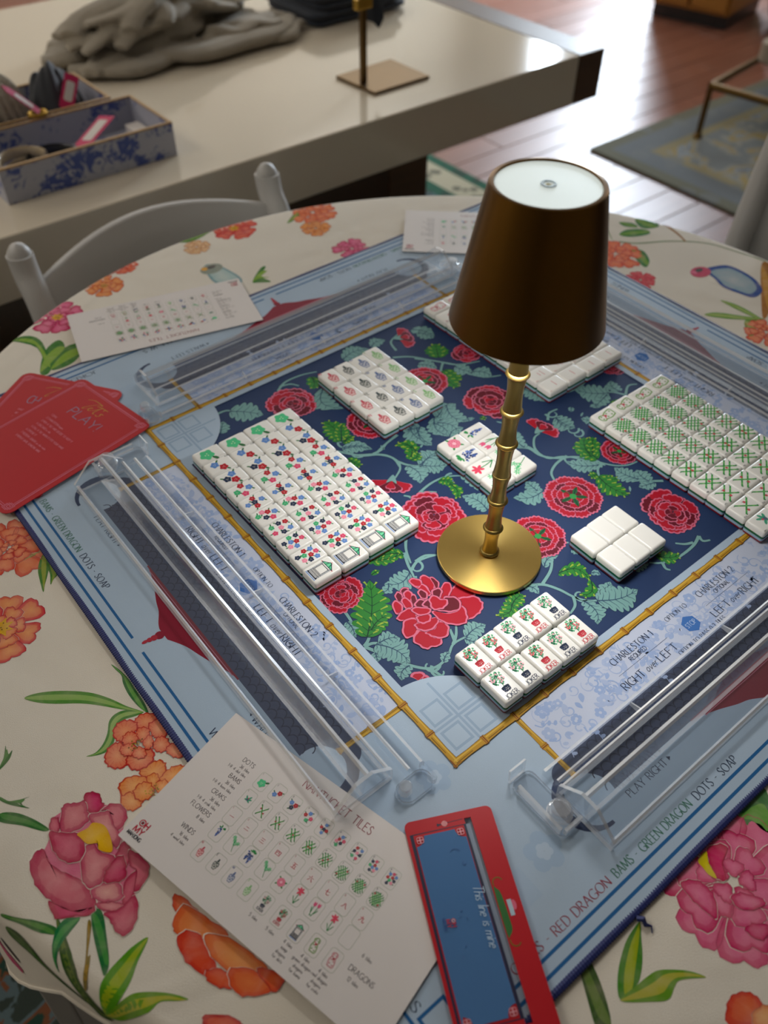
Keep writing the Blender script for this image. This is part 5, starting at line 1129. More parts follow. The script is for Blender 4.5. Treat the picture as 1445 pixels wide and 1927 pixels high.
# flowers
def traced(q, col, L):
    p = smooth([mp(*Q1(x, y)) for x, y in q], 4); c = (sum(a[0] for a in p) / len(p), sum(a[1] for a in p) / len(p))
    g = lambda d, rip: [(c[0] + (a[0] - c[0]) * (1 + (d + rip * ((i // 2) % 2)) / max(.004, math.hypot(a[0] - c[0], a[1] - c[1]))), c[1] + (a[1] - c[1]) * (1 + (d + rip * ((i // 2) % 2)) / max(.004, math.hypot(a[0] - c[0], a[1] - c[1])))) for i, a in enumerate(p)]
    MPn.poly(g(.0010, .0007), '#2a1020', L); MPn.poly(g(.0006, .0007), PINK, L + 1); MPn.poly(g(-.0009, .0004), col, L + 2)
for k_, (col_, q_) in enumerate((
    (RED, [(910, 370), (960, 300), (1010, 260), (1090, 290), (1140, 340), (1120, 370), (1000, 390), (930, 400)]), (RED, [(1000, 400), (1080, 380), (1150, 375), (1190, 410), (1210, 440), (1195, 490), (1170, 520), (1110, 560), (1065, 555), (1040, 470)]),
    (RED, [(850, 380), (860, 300), (900, 255), (940, 280), (935, 340), (900, 390), (870, 400)]), (RED, [(685, 205), (740, 205), (790, 250), (800, 300), (790, 350), (740, 330), (700, 280)]), (DRED, [(765, 212), (810, 230), (838, 270), (820, 310), (795, 270)]),
    (RED, [(590, 235), (640, 225), (690, 250), (680, 290), (620, 280)]), (RED, [(610, 280), (660, 300), (700, 270), (750, 320), (770, 360), (720, 360), (680, 320)]), (DRED, [(665, 330), (700, 320), (740, 360), (720, 395), (680, 375)]),
    (DRED, [(780, 350), (800, 315), (850, 310), (860, 350), (830, 390)]), (DRED, [(510, 330), (550, 300), (580, 320), (550, 355)]), (DRED, [(470, 360), (500, 340), (530, 380), (510, 425), (480, 400)]), (RED, [(545, 340), (590, 330), (610, 370), (590, 415), (555, 395)]),
    (DRED, [(600, 370), (640, 370), (645, 430), (615, 445)]), (RED, [(525, 400), (570, 395), (612, 450), (600, 472), (550, 468)]), (RED, [(450, 430), (490, 420), (530, 470), (505, 520), (465, 505)]), (DRED, [(640, 430), (690, 400), (725, 430), (700, 472), (650, 468)]),
    (RED, [(490, 550), (540, 500), (600, 480), (650, 540), (640, 575), (560, 578), (500, 575)]), (RED, [(535, 640), (560, 575), (650, 570), (650, 620), (660, 660), (610, 715), (550, 715)]), (RED, [(625, 750), (650, 690), (690, 665), (740, 690), (800, 725), (860, 740), (840, 790), (780, 800), (730, 818), (680, 790)]),
    (RED, [(730, 680), (800, 650), (840, 590), (900, 610), (920, 660), (890, 720), (810, 720), (760, 700)]), (RED, [(640, 610), (700, 600), (780, 560), (830, 560), (820, 610), (760, 660), (690, 660), (650, 640)]), (RED, [(660, 545), (740, 520), (768, 560), (740, 592), (690, 600), (660, 578)]),
    (RED, [(790, 500), (900, 520), (1000, 500), (1040, 460), (1070, 520), (1075, 570), (1050, 605), (960, 612), (880, 590), (820, 550)]), (DRED, [(800, 480), (880, 500), (960, 500), (1020, 470), (1000, 400), (940, 380), (880, 390), (900, 430), (870, 470)]),
    (DRED, [(700, 440), (760, 400), (790, 420), (780, 480), (740, 470)]), (RED, [(610, 485), (680, 470), (770, 490), (720, 530), (650, 525)]), (RED, [(760, 395), (800, 370), (850, 400), (910, 410), (890, 460), (850, 480), (790, 482), (770, 440)]))): traced(q_, col_, 11 + k_)
peony(816, 972, .0330, 1.0, 2); peony(1078, 935, .0300, .5, 3, 'rosette'); peony(1012, 1010, .0275, .2, 4, 'rosette')
peony(1265, 965, .0315, 2.0, 5); peony(922, 755, .0300, .8, 6); peony(550, 760, .0290, 1.7, 8); peony(697, 795, .0270, .9, 9, 'rosette'); peony(800, 718, .0270, .3, 10, 'rosette')
side_flower(1012, 812, .0230, .15, 3); side_flower(738, 902, .0250, -2.4, 4); side_flower(748, 637, .0240, -.4, 5); peony(880, 665, .0200, .3, 11); peony(1165, 850, .0200, .3, 12, 'rosette'); peony(1150, 690, .018, 1, 13)
peony(640, 1118, .022, .3, 14); 
h = mp(788, 1283); one_petal(h, .001, .010, -.6, .9, RED, 10, 2, .2); one_petal(h, .001, .010, 1.0, .9, RED, 10, 2, .2)
for px_, py_ in ((1026, 1042),): MPn.disc(mp(px_, py_), .0022, '#d8588a', 9, 10)
R3 = random.Random(3)
for px_, py_ in ((720, 842), (792, 840), (905, 770), (1160, 902), (1185, 920), (1095, 780), (1160, 862), (940, 795), (1010, 795), (890, 1010)):
    o = mp(px_, py_); a = R3.uniform(0, 6.28); MPn.poly(smooth([(o[0] + .004 * t_ * math.cos(a) - .004 * h_ * math.sin(a), o[1] + .004 * t_ * math.sin(a) + .004 * h_ * math.cos(a)) for t_, h_ in ((-1, 0), (0, .35), (1, 0), (0, -.25))], 3), TEAL, 4)
M['mat_ink'] = print_mat('mat_ink', 0.6, 0.2, bump=0.15, bscale=1800)
MPn.build('printed_design', M['mat_ink'], mroot, loc=(0, 0, TM + 0.00003))
# ------------------------------------------------------------------ clear tile racks
M['acrylic'] = acrylic_mat('clear_acrylic')
M['acrylic_edge'] = acrylic_mat('lit_acrylic_edge', 0.20, 0.42, 0.5, 0.12)  # whitish diffuse body paints the bright light lines along the plate edges
M['acrylic_peg'] = acrylic_mat('clear_acrylic_peg', 0.14, 0.16, 0.7, 0.06)
def rack(name_side, label, d0, s0=0.196, s1=0.624, gap=0.0):
    sf = SIDE[name_side]
    t = empty('tile_rack', (*sf((s0, d0)), ZM + 0.0008)); tag(t, label, 'rack', 'clear racks around the mat')
    ox, oy = sf((s0, d0))
    def F3(s_, d, z):
        x, y = sf((s0 + s_, d0 + d)); return (x - ox, y - oy, z)
    Ln = s1 - s0; m = M['acrylic']
    def bar(name, prof, a, b_, parent=t): return MB().prism(prof, lambda u, v, q: F3(q, u, v), a, b_).acrylic(name, m, M['acrylic_edge'], parent)
    bar('front_lip', [(0, 0), (.0032, 0), (.0032, .0085), (.0016, .0100), (0, .0088)], .003, Ln - .003)
    bar('base_plate', [(.0034, 0), (.049, 0), (.049, .0025), (.0034, .0025)], .003, Ln - .003)
    bar('leaning_wall', [(.0245, .0027), (.0275, .0027), (.0338, .0280), (.0312, .0300), (.0294, .0285)], .003, Ln - .003)
    bar('back_wall', [(.0492, 0), (.0522, 0), (.0522, .0130), (.0505, .0140), (.0492, .0130)], .003, Ln - .003)
    ep = [(-.0005, 0), (-.0005, .0105), (.020, .0300), (.0345, .0305), (.0525, .0150), (.0525, 0)]
    for a in (0.0, Ln - .0028): bar('end_plate', ep, a, a + .0028)
    # sliding arm behind the rack
    arm = bar('pusher_arm', [(u_ + gap, v_) for u_, v_ in ((.0545, 0), (.0700, 0), (.0700, .0075), (.0675, .0082), (.0675, .0022), (.0575, .0022), (.0575, .0115), (.0560, .0122), (.0545, .0110))], .004, Ln + .006)
    for q in (.10, .22, .33): MB().prism([(u_ + gap, v_) for u_, v_ in ((.0576, .0023), (.0674, .0023), (.0674, .0060), (.0580, .0085))], lambda u, v, w_: F3(w_, u, v), q, q + .0012).acrylic('arm_rib', m, M['acrylic_edge'], arm)
    # pivot plate with peg at the left end
    pv = MB().prism(rrect(-.021, .026, -.0006, .079, .006, 4), lambda u, v, q: F3(u, v, q), 0, .0030).acrylic('pivot_plate', m, M['acrylic_edge'], t)
    c = F3(-.0105, .040, 0)
    MB().lathe([(.0098, .0031), (.0098, .0080), (.0090, .0088), (.0078, .0090), (.0078, .0150), (.0070, .0160), (.0, .0162)], 28, c, True, False).build('peg', M['acrylic_peg'], pv, smooth=True)
    MB().prism([(.0795, .0), (.0815, .0), (.0830, .0150), (.0812, .0160)], lambda u, v, q: F3(q, u, v), -.020, -.004).acrylic('finger_tab', m, M['acrylic_edge'], pv)
    for pr_ in (((-.0210, .030), (-.0182, .030), (-.0182, .072), (-.0210, .072)), ((-.0180, .0265), (-.0010, .0265), (-.0010, .0292), (-.0180, .0292))):
        MB().prism(pr_, lambda u, v, q: F3(u, v, q), .0031, .0095).acrylic('pivot_wall', m, M['acrylic_edge'], pv)
    # foot with small peg at the right end
    ft_ = MB().prism(rrect(Ln + .0065, .046, Ln + .0235, .0765, .0080, 6), lambda u, v, q: F3(u, v, q), 0, .0030).acrylic('arm_foot', m, M['acrylic_edge'], t)
    MB().prism(rrect(Ln + .0065, .072, Ln + .0235, .0765, .0015, 2), lambda u, v, q: F3(u, v, q), .0031, .0100).acrylic('foot_rim', m, M['acrylic_edge'], ft_, .005)
    MB().lathe([(.0052, .0031), (.0052, .0105), (.0042, .0120), (.0, .0122)], 20, F3(Ln + .0145, .053, 0), True, False).build('small_peg', M['acrylic_peg'], ft_, smooth=True)
    return t
rack('left', 'clear acrylic tile rack at the left, beside the red cards', .0580, gap=.0070)
rack('near', 'clear acrylic tile rack at the lower right, over PLAY RIGHT lettering', .0390)
rack('back', 'clear acrylic tile rack at the back, beside the white cards', .0760, .184, .616, gap=.0060)
rack('right', 'clear acrylic tile rack at the right, behind the brass lamp', .0450)

# ------------------------------------------------------------------ mah-jongg tiles
TW, TL, TH = .0212, .0298, .0155
M['tile_white'] = mat('ivory_white_tile', '#e4e3de', 0.24, spec=0.4, noise=0.015, nscale=80)
M['tile_green'] = mat('tile_green', '#0b5a35', 0.22, noise=0.04, nscale=80)
M['tile_blue'] = mat('tile_grey_blue', '#93aec2', 0.22, noise=0.04, nscale=80)
M['tile_red'] = mat('tile_dark_red', '#7c1420', 0.22, noise=0.04, nscale=80)
def slab(name, m, prof):
    b = MB(); b.rings([[(x, y, z) for x, y in rrect(-TW / 2 + i, -TL / 2 + i, TW / 2 - i, TL / 2 - i, max(.0022 - i * .3, .0008), 4)] for z, i in prof])
    o = b.build(name, m, None, smooth=True); me = o.data; bpy.data.objects.remove(o); return me
LAY = [('red_layer', slab('red_layer', M['tile_red'], [(0, .0012), (.0006, .0005), (.0012, .00015), (.0030, .00015)])), ('blue_layer', slab('blue_layer', M['tile_blue'], [(.0030, .00018), (.0059, .00018)])),
       ('green_layer', slab('green_layer', M['tile_green'], [(.0059, .00015), (.0085, .00015)])), ('white_face', slab('white_face', M['tile_white'], [(.0085, .00015), (.0092, .00012), (.0130, .00012), (.0143, .0005), (.0151, .0012), (.0154, .0020), (TH, .0030)]))]
M['tile_ink'] = print_mat('tile_ink', 0.6, 0.12)
NV, RD, LB, GN, PKK, PKL = '#22304a', '#b02430', '#5d86c4', '#3ea870', '#d2456a', '#e58aa0'
def mini_flower(P, x, y, r_m, col, a, L=1):
    P.disc((x + r_m * 1.25 * math.cos(a), y + r_m * 1.25 * math.sin(a)), r_m * .5, '#2c6a3a', L, 8, r_m * .22, a)
    P.poly([(x + r_m * (.90 + .12 * math.cos(5 * q + a)) * math.cos(q), y + r_m * (.90 + .12 * math.cos(5 * q + a)) * math.sin(q)) for q in [2 * PI * i / 30 for i in range(30)]], col, L + 1)
    for j in range(3): P.disc((x + r_m * .22 * math.cos(j * 2.1 + a), y + r_m * .22 * math.sin(j * 2.1 + a)), r_m * .09, mixc(col, '#fff3e0', .6), L + 2, 6)
MM = .001
DOTS = {1: [(0, -1, 5.0, '#4fbf85')], 2: [(3.2, 2.6, 2.9, RD), (-2.8, -2.6, 2.9, LB)], 3: [(4.2, 2.4, 2.9, RD), (-3.4, 3.0, 2.7, LB), (.3, -3.2, 2.7, NV)],
        4: [(0, 6.0, 2.4, LB), (-5, 1, 2.3, RD), (5, 0, 2.4, PKK), (0, -5, 2.3, GN)], 5: [(0, 6.5, 2.1, LB), (-4.6, .5, 2.0, RD), (0, 0, 2.1, NV), (4.6, -.2, 2.1, RD), (0, -6, 2.0, LB)],
        6: [(0, 6.8, 2.1, LB), (-2.6, 2, 2.0, RD), (4.6, 2.6, 2.1, PKK), (-4.8, -2, 2.0, PKL), (2.0, -2.2, 2.0, NV), (-2.2, -7, 2.0, GN)],
        7: [(-3.8, 7, 1.9, RD), (4, 7, 1.9, LB), (-5, 1.5, 1.9, NV), (0, 1, 1.9, PKL), (5, .5, 1.9, NV), (-4, -5.4, 1.9, GN), (2.6, -6, 1.9, PKK)],
        8: [(0, 7.6, 1.8, PKK), (-4.6, 5, 1.8, NV), (.8, 2.4, 1.8, RD), (-5.4, -.6, 1.8, GN), (-.8, -1.8, 1.8, LB), (5.2, 0, 1.8, LB), (3.2, -4.6, 1.8, PKL), (-2.4, -6.8, 1.8, NV)],
        9: [(0, 8, 1.8, PKK), (-4.4, 5.6, 1.8, LB), (5, 6, 1.8, LB), (.8, 3, 1.8, RD), (-5.2, .4, 1.8, RD), (5, .2, 1.8, NV), (-1.2, -1.8, 1.8, GN), (3.0, -4.2, 1.8, PKL), (-2.4, -7, 1.8, NV)]}
FC = {}
def scale_ink(P, k):
    P.v = [(x * k, y * k, z) for x, y, z in P.v]; return P
def num(P, k, col='#2c3242'): text(P, str(k), (-.0090, .0102), .0031, col, 3, weight=.11)
def dot_face(k):
    P = Print(); num(P, k)
    for j, (x, y, r_m, c) in enumerate(DOTS[k]): mini_flower(P, x * MM * 1.18 + .0003, (y - 1.2) * MM * 1.2, r_m * MM * 1.58, c, .6 + 1.7 * j)
    return P
def soap_face():
    P = Print(); B = '#1d2738'
    P.poly([(-.0062, .0052), (0, .0098), (.0062, .0052)], '#6fcf9c', 1); P.poly([(.0002, .0098), (.0062, .0052), (.0020, .0052)], '#4fb585', 2)
    for a, b_ in (((-.0070, .0050), (0, .0100)), ((0, .0100), (.0070, .0050)), ((-.0066, .0052), (.0066, .0052)), ((-.0012, .0098), (-.0022, .0052)), ((.0012, .0098), (.0022, .0052))): P.line(a, b_, .00060, B, 3)
    for x in (-.0070, .0070): P.disc((x, .0052), .00055, '#b8404a', 4, 8)
    P.disc((0, .0104), .0005, '#b8404a', 4, 8)
    for x in (-.0052, .0052): P.rect(x - .0006, -.0098, x + .0006, .0052, B, 2); P.rect(x - .0002, -.0090, x + .0002, .0050, '#dfe6ea', 3)
    P.line((-.0050, .0036), (.0050, .0036), .0005, B, 2); P.loop([(-.0042, -.0044), (.0042, -.0044), (.0042, .0034), (-.0042, .0034)], .00040, B, 2)
    P.rect(-.0062, -.0108, .0062, -.0098, B, 2); P.rect(-.0064, -.0122, .0064, -.0112, '#7f9fd0', 1)
    for j in range(13): P.rect(-.0050 + j * .00082, -.0098, -.0050 + j * .00082 + .00035, -.0052, B, 2)
    P.line((-.0056, -.0052), (.0056, -.0052), .0004, B, 3); P.line((-.0056, -.0075), (.0056, -.0075), .0003, B, 3)
    return P
def bam_face(k):
    P = Print(); GB, GD = '#2f8f40', '#175a30'
    def stick(a, b_, w_=.00085, L=1):
        P.stroke([a, b_], w_, GB, L)
        for q in (.2, .5, .8):
            m_ = (a[0] + (b_[0] - a[0]) * q, a[1] + (b_[1] - a[1]) * q); P.disc(m_, w_ * .62, '#6cba55', L + 1, 6)
        u = math.atan2(b_[1] - a[1], b_[0] - a[0])
        for e, s_ in ((b_, 1), (a, -1)): P.disc((e[0] + .0007 * math.cos(u + 1.2 * s_), e[1] + .0007 * math.sin(u + 1.2 * s_)), .0010, GD, L, 6, .00035, u + .6 * s_)
    if k == 1:
        for a, l in ((.4, .006), (1.1, .007), (2.3, .006), (-.5, .005), (3.4, .004)): P.disc((.0005 + l * .5 * math.cos(a), -.001 + l * .5 * math.sin(a)), l * .5, '#3f9a78', 1, 10, .0011, a)
        P.disc((.0005, -.001), .0016, '#4a5f74', 2, 10); P.disc((.001, .0012), .001, '#c0405a', 3, 8); scale_ink(P, 1.35); num(P, k); return P
    if k == 2: dirs = [(.78, 0), (-.78, 0)]
    n1 = {2: 1, 3: 1, 4: 2, 5: 2, 6: 3, 7: 3, 8: 4, 9: 4}[k]; n2 = {2: 1, 3: 2, 4: 2, 5: 3, 6: 3, 7: 4, 8: 4, 9: 5}[k]
    half = .0094; sp1 = .0145 / (n1 + 1.3); sp2 = .0145 / (n2 + 1.3)
    for fam, n_, sp in ((.95, n1, sp1), (-.95, n2, sp2)):
        u = (math.cos(fam), math.sin(fam)); v = (-u[1], u[0])
        for j in range(n_):
            o_ = (j - (n_ - 1) / 2) * sp; hl = half * (1 - .35 * (abs(o_) / .0072) ** 1.5)
            stick((v[0] * o_ - u[0] * hl, v[1] * o_ - u[1] * hl - .0012), (v[0] * o_ + u[0] * hl, v[1] * o_ + u[1] * hl - .0012), (.00135 if k < 6 else .0011), 1 if fam > 0 else 3)
    for (x, y) in {2: [(-3.6, 1), (3.4, -3)], 3: [(-3.4, -1.2), (3.4, -1.2)], 4: [(0, -1.2)], 5: [(-1.6, -1.2), (1.6, -1.2)], 6: [(-2.4, -3.6), (2.4, 1.2)], 7: [(-5, -6), (4.8, 4)], 8: [(5, 4), (-5.2, 2)], 9: [(-5.6, 3.6), (5.6, -6)]}[k]:
        mini_flower(P, x * MM, y * MM, .00125, '#c02c40', 1.0, 5)
    scale_ink(P, 1.25); num(P, k); return P
def dog_face(c1, c2):
    P = Print()
    for pts in ([(-3, -7), (-4.4, -2), (-3.6, 3), (-4.4, 6), (-2, 8.4), (1.4, 8.2), (2.6, 5.6), (1.6, 3), (3.4, -.4), (4.6, -6), (3.2, -8), (-2.4, -8)],): P.loop(smooth([(x * MM, y * MM) for x, y in pts], 4), .0010, c1, 1)
    for (x, y) in ((-2.4, 5.8), (.8, 6), (-2, 0), (1.6, -1), (2.4, -5.6), (-1.6, -4.8)): P.disc((x * MM, y * MM), .00085, c1, 2, 8)
    P.stroke([(-.003, .0034), (0, .0022), (.0024, .0032)], .0008, c2, 3); P.disc((0, .0014), .0013, c2, 4, 10); return P
HAN = '\u4e00\u4e8c\u4e09\u56db\u4e94\u516d\u4e03\u516b\u4e5d'
def crak_face(k):
    P = Print(); num(P, k, '#b03a4a'); text(P, HAN[k - 1], (-.0050, -.0062), .0098, '#c0404f', 2, .0100, weight=.11, pen=(.4, .4)); return P
def vase_face(c, ch):
    P = Print(); text(P, ch, (-.0082, .0088), .0036, c, 2, weight=.12); lt = mixc(c, '#f2eee6', .55)
    prof = [(1.2, 7.2), (.9, 5.2), (2.0, 3.6), (4.2, 1.4), (4.6, -1.4), (3.6, -4.8), (2.2, -7.4), (2.6, -8.2)]
    P.poly([(x * MM, y * MM) for x, y in prof] + [(-x * MM, y * MM) for x, y in reversed(prof)], c, 1)
    P.poly(smooth([(x * MM * .78, y * MM) for x, y in prof[2:-1]] + [(-x * MM * .78, y * MM) for x, y in reversed(prof[2:-1])], 2), lt, 2)
    for (x, y) in ((0, 0), (-2, -2), (2, -2), (0, -4), (-1.6, 1.4), (1.6, 1.4), (0, 3)): mini_flower(P, x * MM, y * MM, .0010, c, 1.0, 3)
    P.rect(-.0042, .0016, .0042, .0020, c, 6); P.rect(-.0036, -.0052, .0036, -.0048, c, 6); return P
def joker_face(c, fl):
    P = Print(); R = random.Random(4)
    P.rect(-.0003, -.0030, .0003, .0030, '#3a7a52', 1)
    for i in range(72):
        a, q = R.uniform(0, 6.28), (.0054) * math.sqrt(R.random()); P.disc((q * math.cos(a), .0058 + q * math.sin(a)), .0011, R.choice(['#2a7a54', '#3f9a6a', '#5ab07e', '#1f6044']), 2, 6, .00045, R.uniform(0, 3.1))
    for i in range(13):
        a, q = R.uniform(0, 6.28), (.0049) * math.sqrt(R.random()); P.disc((q * math.cos(a), .0058 + q * math.sin(a)), .00078, fl, 3, 8); P.disc((q * math.cos(a), .0058 + q * math.sin(a)), .0003, mixc(fl, '#ffffff', .4), 4, 6)
    P.poly([(-.0034, -.0022), (.0034, -.0022), (.0028, -.0056), (.0019, -.0062), (-.0019, -.0062), (-.0028, -.0056)], c, 4); P.disc((0, -.0022), .0034, mixc(c, '#000000', .2), 5, 14, .0008)
    for i in range(14): P.disc((R.uniform(-.0023, .0023), R.uniform(-.0056, -.0032)), .00022, mixc(c, '#f2eee6', .6), 6, 6)
    text(P, 'JOKER', (0, -.0110), .0036, c, 3, .0108, weight=.13, align='c'); return P
def bloom_face(k):
    P = Print(); R = random.Random(50 + k); G2 = '#2f8a4a'
    if k in (0, 1):                                       # hanging blue wisteria
        for s_ in ((-.003, 0), (.002, -.002)) if k else ((0, 0),):
            for i in range(34):
                q = R.random(); w2 = .0036 * (1 - q); P.disc((s_[0] + R.uniform(-w2, w2), s_[1] + .005 - q * .011), .0008, R.choice(['#3f5a9a', '#6a82c0', '#27386a']), 2, 8)
        for i in range(9): a = R.uniform(0, 3.1); P.disc((.003 * math.cos(a) + .001, .006 + .002 * math.sin(a)), .0019, G2, 1, 8, .0008, a)
    elif k == 2:                                          # pink peony
        for i in range(8): P.disc((.003 * math.cos(i * .785), .003 * math.sin(i * .785)), .0021, PKL, 2, 12); 
        for i in range(8): P.loop([(.003 * math.cos(i * .785) + .0021 * math.cos(j * .8), .003 * math.sin(i * .785) + .0021 * math.sin(j * .8)) for j in range(8)], .0003, PKK, 3)
        P.disc((0, 0), .0016, '#f0b8c4', 4, 10)
        for a in (.4, 2.4, 3.9, 5.5): P.disc((.0055 * math.cos(a), .0055 * math.sin(a)), .0022, G2, 1, 8, .0009, a)
    elif k == 3:                                          # tulips
        for x, l in ((-.0025, 0), (.0025, .001)):
            P.stroke([(x * .4, -.009), (x * .8, -.003), (x, .004 + l)], .0007, G2, 1); P.poly(smooth([(x - .0018, .0035 + l), (x - .0014, .0075 + l), (x, .0062 + l), (x + .0014, .0078 + l), (x + .0018, .0035 + l), (x, .0022 + l)], 3), '#d85a80', 2)
        for s_ in (-1, 1): P.poly(smooth([(0, -.009), (s_ * .0035, -.003), (s_ * .0045, .0015), (s_ * .0020, -.004)], 3), G2, 1)
    elif k == 4:                                          # iris
        P.stroke([(.001, -.010), (0, -.003), (0, .003)], .0008, G2, 1); P.stroke([(.001, -.010), (.004, -.002)], .0008, G2, 1); P.stroke([(.001, -.010), (-.004, -.003)], .0008, G2, 1)
        for a in (.2, 1.2, 2.0, 2.9, 4.2, 5.2): P.disc((.0026 * math.cos(a), .0055 + .0026 * math.sin(a)), .0026, '#d8455f', 2, 8, .0012, a)
    else:                                                 # green lily of the valley
        P.stroke(smooth([(.004, -.009), (.001, -.002), (-.001, .004), (-.004, .008)], 4, False), .0006, G2, 1); P.stroke([(.001, -.002), (.005, .003)], .0005, G2, 1)
        for (x, y) in ((-.004, .007), (-.0015, .004), (.0045, .003), (.001, .001)):
            for a in range(6): P.disc((x + .0016 * math.cos(a), y + .0016 * math.sin(a)), .0013, '#4fbf7a', 2, 6, .0005, a)
    return P
def face(key, P): FC[key] = P.mesh('face_print', M['tile_ink'])
for k in range(1, 10): face('dot%d' % k, dot_face(k)); face('bam%d' % k, bam_face(k)); face('crak%d' % k, crak_face(k))
face('soap', scale_ink(soap_face(), 1.07)); face('gdog', scale_ink(dog_face('#6a9a3c', '#c03a4a'), 1.25)); face('rdog', scale_ink(dog_face('#c8707c', '#b02c40'), 1.25))
for k, (c, ch) in {'N': ('#c23a52', 'N'), 'E': ('#20343a', 'E'), 'W': ('#4a6296', 'W'), 'S': ('#7fb874', 'S')}.items(): face('wind' + k, scale_ink(vase_face(c, ch), 1.18))
face('jokr', scale_ink(joker_face('#b8303e', '#c8444e'), 1.16)); face('jokn', scale_ink(joker_face('#26324a', '#e0a0ac'), 1.16))
for k in range(6): face('bloom%d' % k, scale_ink(bloom_face(k), 1.35))
RT = random.Random(12)
def tile(key, x, y, up, label, group):
    """up: unit vector of the tile's top edge on the mat"""
    rz = math.atan2(up[1], up[0]) - PI / 2
    t = empty('mahjong_tile', (x + RT.gauss(0, .00016), y + RT.gauss(0, .00016), ZM + 0.0009), rz + RT.gauss(0, .006)); tag(t, label, 'game tile', group)
    for nm, me in LAY: link(nm, me, None, t)
    if key:
        o = link('face_print', FC[key], None, t); o.location = (0, 0, TH + .00002)
    return t
ORD = ['first', 'second', 'third', 'fourth', 'fifth', 'sixth', 'seventh', 'eighth', 'ninth', 'tenth']
NUMW = ['', 'one', 'two', 'three', 'four', 'five', 'six', 'seven', 'eight', 'nine']
PW, PL = TW + .00025, TL + .0003
# dots block: rows along y, reader at the left
rows = ['nearest the left rack', 'second from the left rack', 'third from the left rack', 'farthest from the left rack']
for r in range(4):
    dy = (0, -.0006, .0004, .0012)[r]
    for k in range(10):
        key = 'dot%d' % (k + 1) if k < 9 else 'soap'
        lb = ('white tile with one big green flower, row ' if k == 0 else 'white tile with %s small coloured flowers, row ' % NUMW[k + 1] if k < 9 else 'white tile with green roofed pavilion, row ') + rows[r]
        tile(key, .1665 + PL * (r + .5), .5655 - PW * (k + .5) + dy, (1, 0), lb, 'flower dot tiles in four rows')
rows = ['nearest the lamp', 'second from the lamp', 'third from the lamp', 'farthest from the lamp']
for r in range(4):
    for k in range(10):
        key = 'bam%d' % (k + 1) if k < 9 else 'gdog'
        lb = ('white tile with a small green bird sprig, lattice row ' if k == 0 else 'white tile with green bamboo lattice number %s, row ' % NUMW[k + 1] if k < 9 else 'white tile with green sitting dog, lattice row ') + rows[r]
        tile(key, .5270 + PL * (r + .5) - .0002 * r, .1420 + PW * (k + .5) + (0, .0007, -.0004, .0005)[r], (-1, 0), lb, 'bamboo tiles in four rows')
for r in range(4):
    for k in range(10):
        key = 'crak%d' % (k + 1) if k < 9 else 'rdog'
        lb = ('white tile with red character number %s, row ' % NUMW[k + 1] if k < 9 else 'white tile with red sitting dog, character row ') + rows[r]
        tile(key, .5230 + PL * (r + .5), .4085 + PW * (k + .5) + (0, .0006, -.0005, .0003)[r], (-1, 0), lb, 'red character tiles in four rows')
for c, (k, nm) in enumerate((('N', 'red'), ('E', 'black'), ('W', 'blue'), ('S', 'pale green'))):
    for r in range(4):
        tile('wind' + k, .3425 + PW * (c + .5), .5940 - PL * (r + .5) + (0, .0005, -.0004, .0022)[c], (0, 1), 'white tile with %s vase, %s in its row counted from the back rack' % (nm, ORD[r]), 'vase tiles in a square')
fl = [['bloom2', 'bloom1', 'bloom4', 'bloom5'], ['bloom0', 'bloom3', 'bloom5', 'bloom5']]
fn = [['pink peony', 'two blue wisteria clusters', 'red iris', 'green sprig, hidden by the lamp stem'], ['single blue wisteria cluster', 'two pink tulips', 'green flower, behind the lamp stem', 'green lily blossoms, at the right corner']]
for r in range(2):
    for k in range(4): tile(fl[r][k], .3700 + PL * (r + .5), .4235 - PW * (k + .5), (-1, 0), 'white tile with ' + fn[r][k], 'flower tiles behind the lamp')
for r in range(2):
    for k in range(3): tile(None, .3840 + PW * (k + .5) + (.0015 if r == 0 else 0), .1930 + PL * (r + .5), (0, 1), 'blank white tile in the %s row, %s from the lamp' % (('front', 'back')[r], ORD[k]), 'blank white tiles')
jk = ['jokr jokr jokn jokr jokn'.split(), 'jokn jokn jokr jokn jokr'.split()]
for r in range(2):
    for k in range(5): tile(jk[r][k], .2125 + PW * (k + .5) + (0, .0006)[r], .1922 + PL * .5 - PL * r + (0, -.0004 * k)[r], (0, 1), 'white tile with %s JOKER topiary, %s in the %s row' % ('red' if jk[r][k] == 'jokr' else 'navy', ORD[k], ('back', 'front')[r]), 'joker tiles')

# ------------------------------------------------------------------ brass lamp
M['shade'] = mat('brushed_brass_shade', '#6b4b1d', 0.30, 1.0, noise=0.05, nscale=4, aniso=0.8)
M['stem'] = mat('antique_brass', '#8a7540', 0.36, 1.0, noise=0.06, nscale=60)
def brushed_disc():
    m = mat('brushed_brass_disc', '#e2bf6c', 0.30, 1.0, aniso=0.6); nt = m.node_tree; b = nt.nodes['Principled BSDF']
    tc = nt.nodes.new('ShaderNodeTexCoord'); wv = nt.nodes.new('ShaderNodeTexWave'); wv.wave_type = 'RINGS'; wv.rings_direction = 'Z'; wv.inputs['Scale'].default_value = 260; wv.inputs['Distortion'].default_value = 2.0; wv.inputs['Detail'].default_value = 3; wv.inputs['Detail Scale'].default_value = 3
    bp = nt.nodes.new('ShaderNodeBump'); bp.inputs['Strength'].default_value = 0.12; bp.inputs['Distance'].default_value = 0.0004
    nt.links.new(tc.outputs['Object'], wv.inputs['Vector']); nt.links.new(wv.outputs['Fac'], bp.inputs['Height']); nt.links.new(bp.outputs[0], b.inputs['Normal']); return m
M['base'] = brushed_disc()
M['black_rubber'] = mat('black_rubber', '#121212', 0.6, noise=0.1)
M['touch'] = mat('white_touch_panel', '#eefaf6', 0.35, emit=0.65)  # white plastic; emission added to imitate the bright overhead reflection on it
LX, LY = .318, .290
